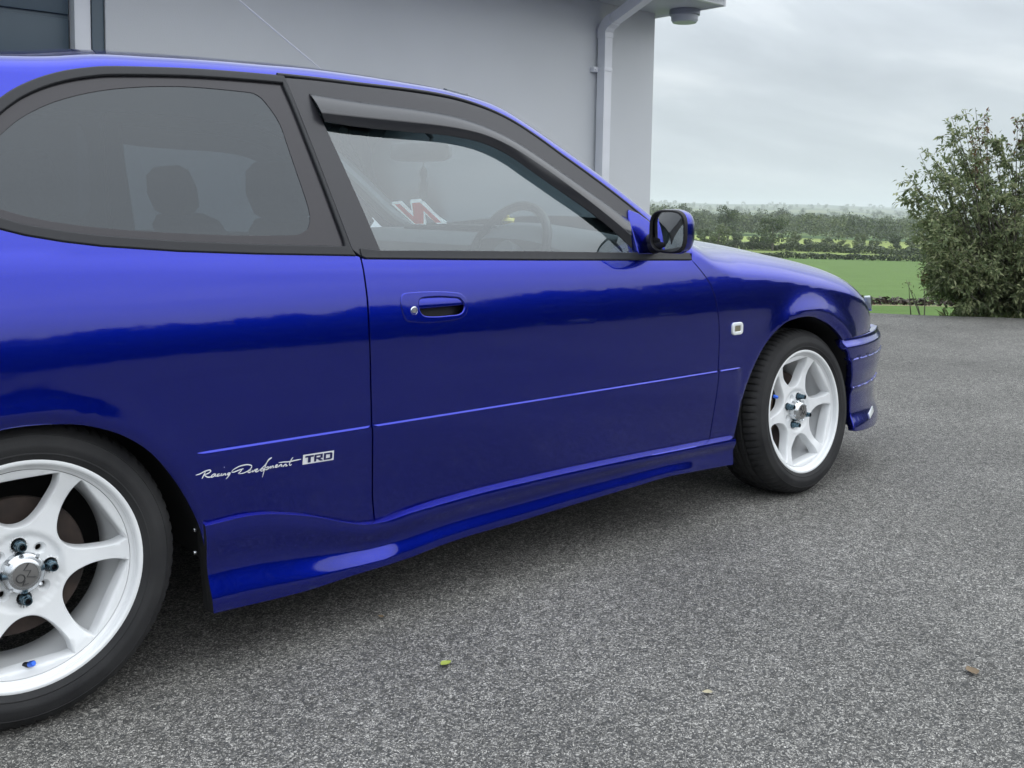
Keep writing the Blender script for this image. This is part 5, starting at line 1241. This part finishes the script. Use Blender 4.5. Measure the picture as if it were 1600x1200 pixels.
# the wood beyond the fields: far crowns that read as one mass
def wood(name, rows_, seed):
    R.seed(seed); V = []; Fc = []; ci = []
    src = []
    for c_, t_, _ in protos:
        vs = np.array([v.co[:] for v in c_.vertices]).reshape(-1, 5, 3); src.append(vs)
    mi = []
    for (a0, a1, p0, p1, n, h0, h1) in rows_:
        for i in range(n):
            a = R.uniform(a0, a1); px = R.uniform(p0, p1); b = (px-800)/1546*a; h = R.uniform(h0, h1); w = h*R.uniform(.8, 1.15)
            k = R.randrange(4); vs = src[k]; idx = np.array(R.sample(range(len(vs)), 430)); q = vs[idx].copy(); ctr = q.mean(1, keepdims=True); q = ctr+(q-ctr)*1.45
            th = R.uniform(0, 6.28); c, s = math.cos(th), math.sin(th); x = q[..., 0]*c-q[..., 1]*s; y = q[..., 0]*s+q[..., 1]*c
            o = ab(a, b, hz(a, b)); P = np.stack([x*w+o.x, y*w+o.y, q[..., 2]*h+o.z-.12*h], -1).reshape(-1, 3)
            base = len(V); V += P.tolist(); Fc += [tuple(base+5*j+i_ for i_ in range(5)) for j in range(len(idx))]; mi += [R.choice((0, 0, 1, 1, 2, 2))]*len(idx)
    o = mk(name, V, Fc, TREE, None, smooth=False); o.data.polygons.foreach_set('material_index', mi); tag(o, 'distant broadleaf wood filling the valley beyond the pale field', 'wood', kind='stuff'); return o
wood('wood', [(345, 430, 1262, 1700, 60, 9, 12), (455, 520, 1000, 1262, 50, 9, 12), (520, 640, 900, 1800, 105, 9, 13), (560, 760, 1000, 1800, 26, 14, 17), (640, 820, 850, 1900, 150, 11, 14), (820, 1150, 800, 2000, 170, 11, 14)], 8)
wood('far_copse', [(1500, 1900, 700, 2100, 70, 12, 17), (2100, 2600, 700, 2100, 90, 13, 18), (3000, 3600, 700, 2100, 110, 14, 20), (4300, 4700, 700, 2100, 110, 16, 24)], 9)
bpy.data.objects['far_copse']['label'] = 'hazy tree lines on the far hills'; bpy.data.objects['far_copse']['category'] = 'trees'
# trees and hedge across the road behind the viewpoint: the paint and glass mirror them
foliage_row('boundary_trees', -13.5, -100, -13.5, 40, 3.2, 3.0, 30000, TREE[0], 'dark boundary trees behind the viewpoint mirrored in the paint', 'trees', .34, seed=12, lump=.16, kind='stuff')

foliage_row('boundary_trees', -15, 13.5, 28, 21, 2.9, 3.0, 22000, TREE[0], 'dark boundary trees right of the frame mirrored in the door', 'trees', .26, seed=14, lump=.13, kind='stuff')
# fallen leaves on the tarmac
R.seed(77); V = []; Fc = []
for i in range(420):
    a = R.uniform(.9, 7.5)**1.0; b = R.uniform(-.35, .55)*a; p = ab(a, b, .0); s = R.uniform(.0012, .0036); k = len(V)
    q = [rv(1).normalized()*s*R.uniform(.7, 1.2) for _ in range(1)]
    for dx, dy, dz in ((1, 0, 0), (-1, 0, 0), (0, 1, 0), (0, -1, 0), (0, 0, 1), (0, 0, -.6)): V.append((p.x+dx*s*R.uniform(.7, 1.5), p.y+dy*s*R.uniform(.7, 1.5), .0015+s*.6+dz*s*.8))
    Fc += [(k+i_, k+j_, k+4) for i_, j_ in ((0, 2), (2, 1), (1, 3), (3, 0))]+[(k+j_, k+i_, k+5) for i_, j_ in ((0, 2), (2, 1), (1, 3), (3, 0))]
tag(mk('loose_grit', V, Fc, leaf_mat('grit_stone', (.18, .17, .155), (.34, .33, .31), (.55, .54, .50), 0.), None, smooth=False), 'loose pale grit scattered over the tarmac', 'grit', kind='stuff')
LG = mat('leaf_green', (.30, .36, .06), rough=.6); LB = mat('leaf_brown', (.17, .12, .07), rough=.7); LP = mat('leaf_pale', (.40, .36, .24), rough=.7)
for (px, py_, ln, mt, lb, rot) in ((697, 1040, .030, LG, 'yellow green fallen leaf on the tarmac below the sill', 0.1), (1518, 1052, .040, LB, 'brown curled leaf on the tarmac at lower right', .9), (595, 966, .018, LB, 'tiny brown leaf on the tarmac near the rear wheel', 1.6), (1105, 1085, .022, LP, 'pale dry leaf scrap on the tarmac in the foreground', 2.4)):
    d = F_+R_*((px-800)/1546)+U_*((449.99-py_)/1546); p = CAM+d*(-CAM.z/d.z); V = []; Fc = []
    n = 9; c, s = math.cos(rot), math.sin(rot)
    for i in range(n):
        t = i/(n-1); w = math.sin(math.pi*t**.8)*ln*.33
        for q in (-1, 0, 1): 
            x, y, z = (t-.5)*ln, q*w, .0035+.010*(t-.5)**2*ln*40+abs(q)*w*.45; V.append((p.x+x*c-y*s, p.y+x*s+y*c, z))
    Fc = [(i*3+j, i*3+j+1, i*3+j+4, i*3+j+3) for i in range(n-1) for j in range(2)]
    o = mk('fallen_leaf', V, Fc, mt); tag(o, lb, 'leaf', 'fallen leaves on the tarmac')
    sol = o.data

# ------------------------------------------------------------------ air
hzm = bpy.data.materials.new('haze'); hzm.use_nodes = True; t = hzm.node_tree; t.nodes.clear()
out = N(t, 'ShaderNodeOutputMaterial'); pv = N(t, 'ShaderNodeVolumePrincipled'); pv.inputs['Color'].default_value = (.93, .97, 1, 1); pv.inputs['Density'].default_value = HAZE; pv.inputs['Anisotropy'].default_value = .2
t.links.new(pv.outputs[0], out.inputs['Volume'])
mb = MB(); mb.box(-15000, 15000, -15000, 15000, -16, 110); hzo = mb.build('haze', hzm, smooth=False); tag(hzo, kind='stuff')
scene.cycles.volume_step_rate = 1; scene.cycles.volume_max_steps = 64
scene.cycles.transparent_max_bounces = 16; scene.cycles.max_bounces = 8; scene.cycles.volume_bounces = 2
scene.cycles.use_adaptive_sampling = True; scene.cycles.adaptive_threshold = .015
for o in bpy.data.objects:
    for k in ('is_root', 'org'):
        if k in o: del o[k]
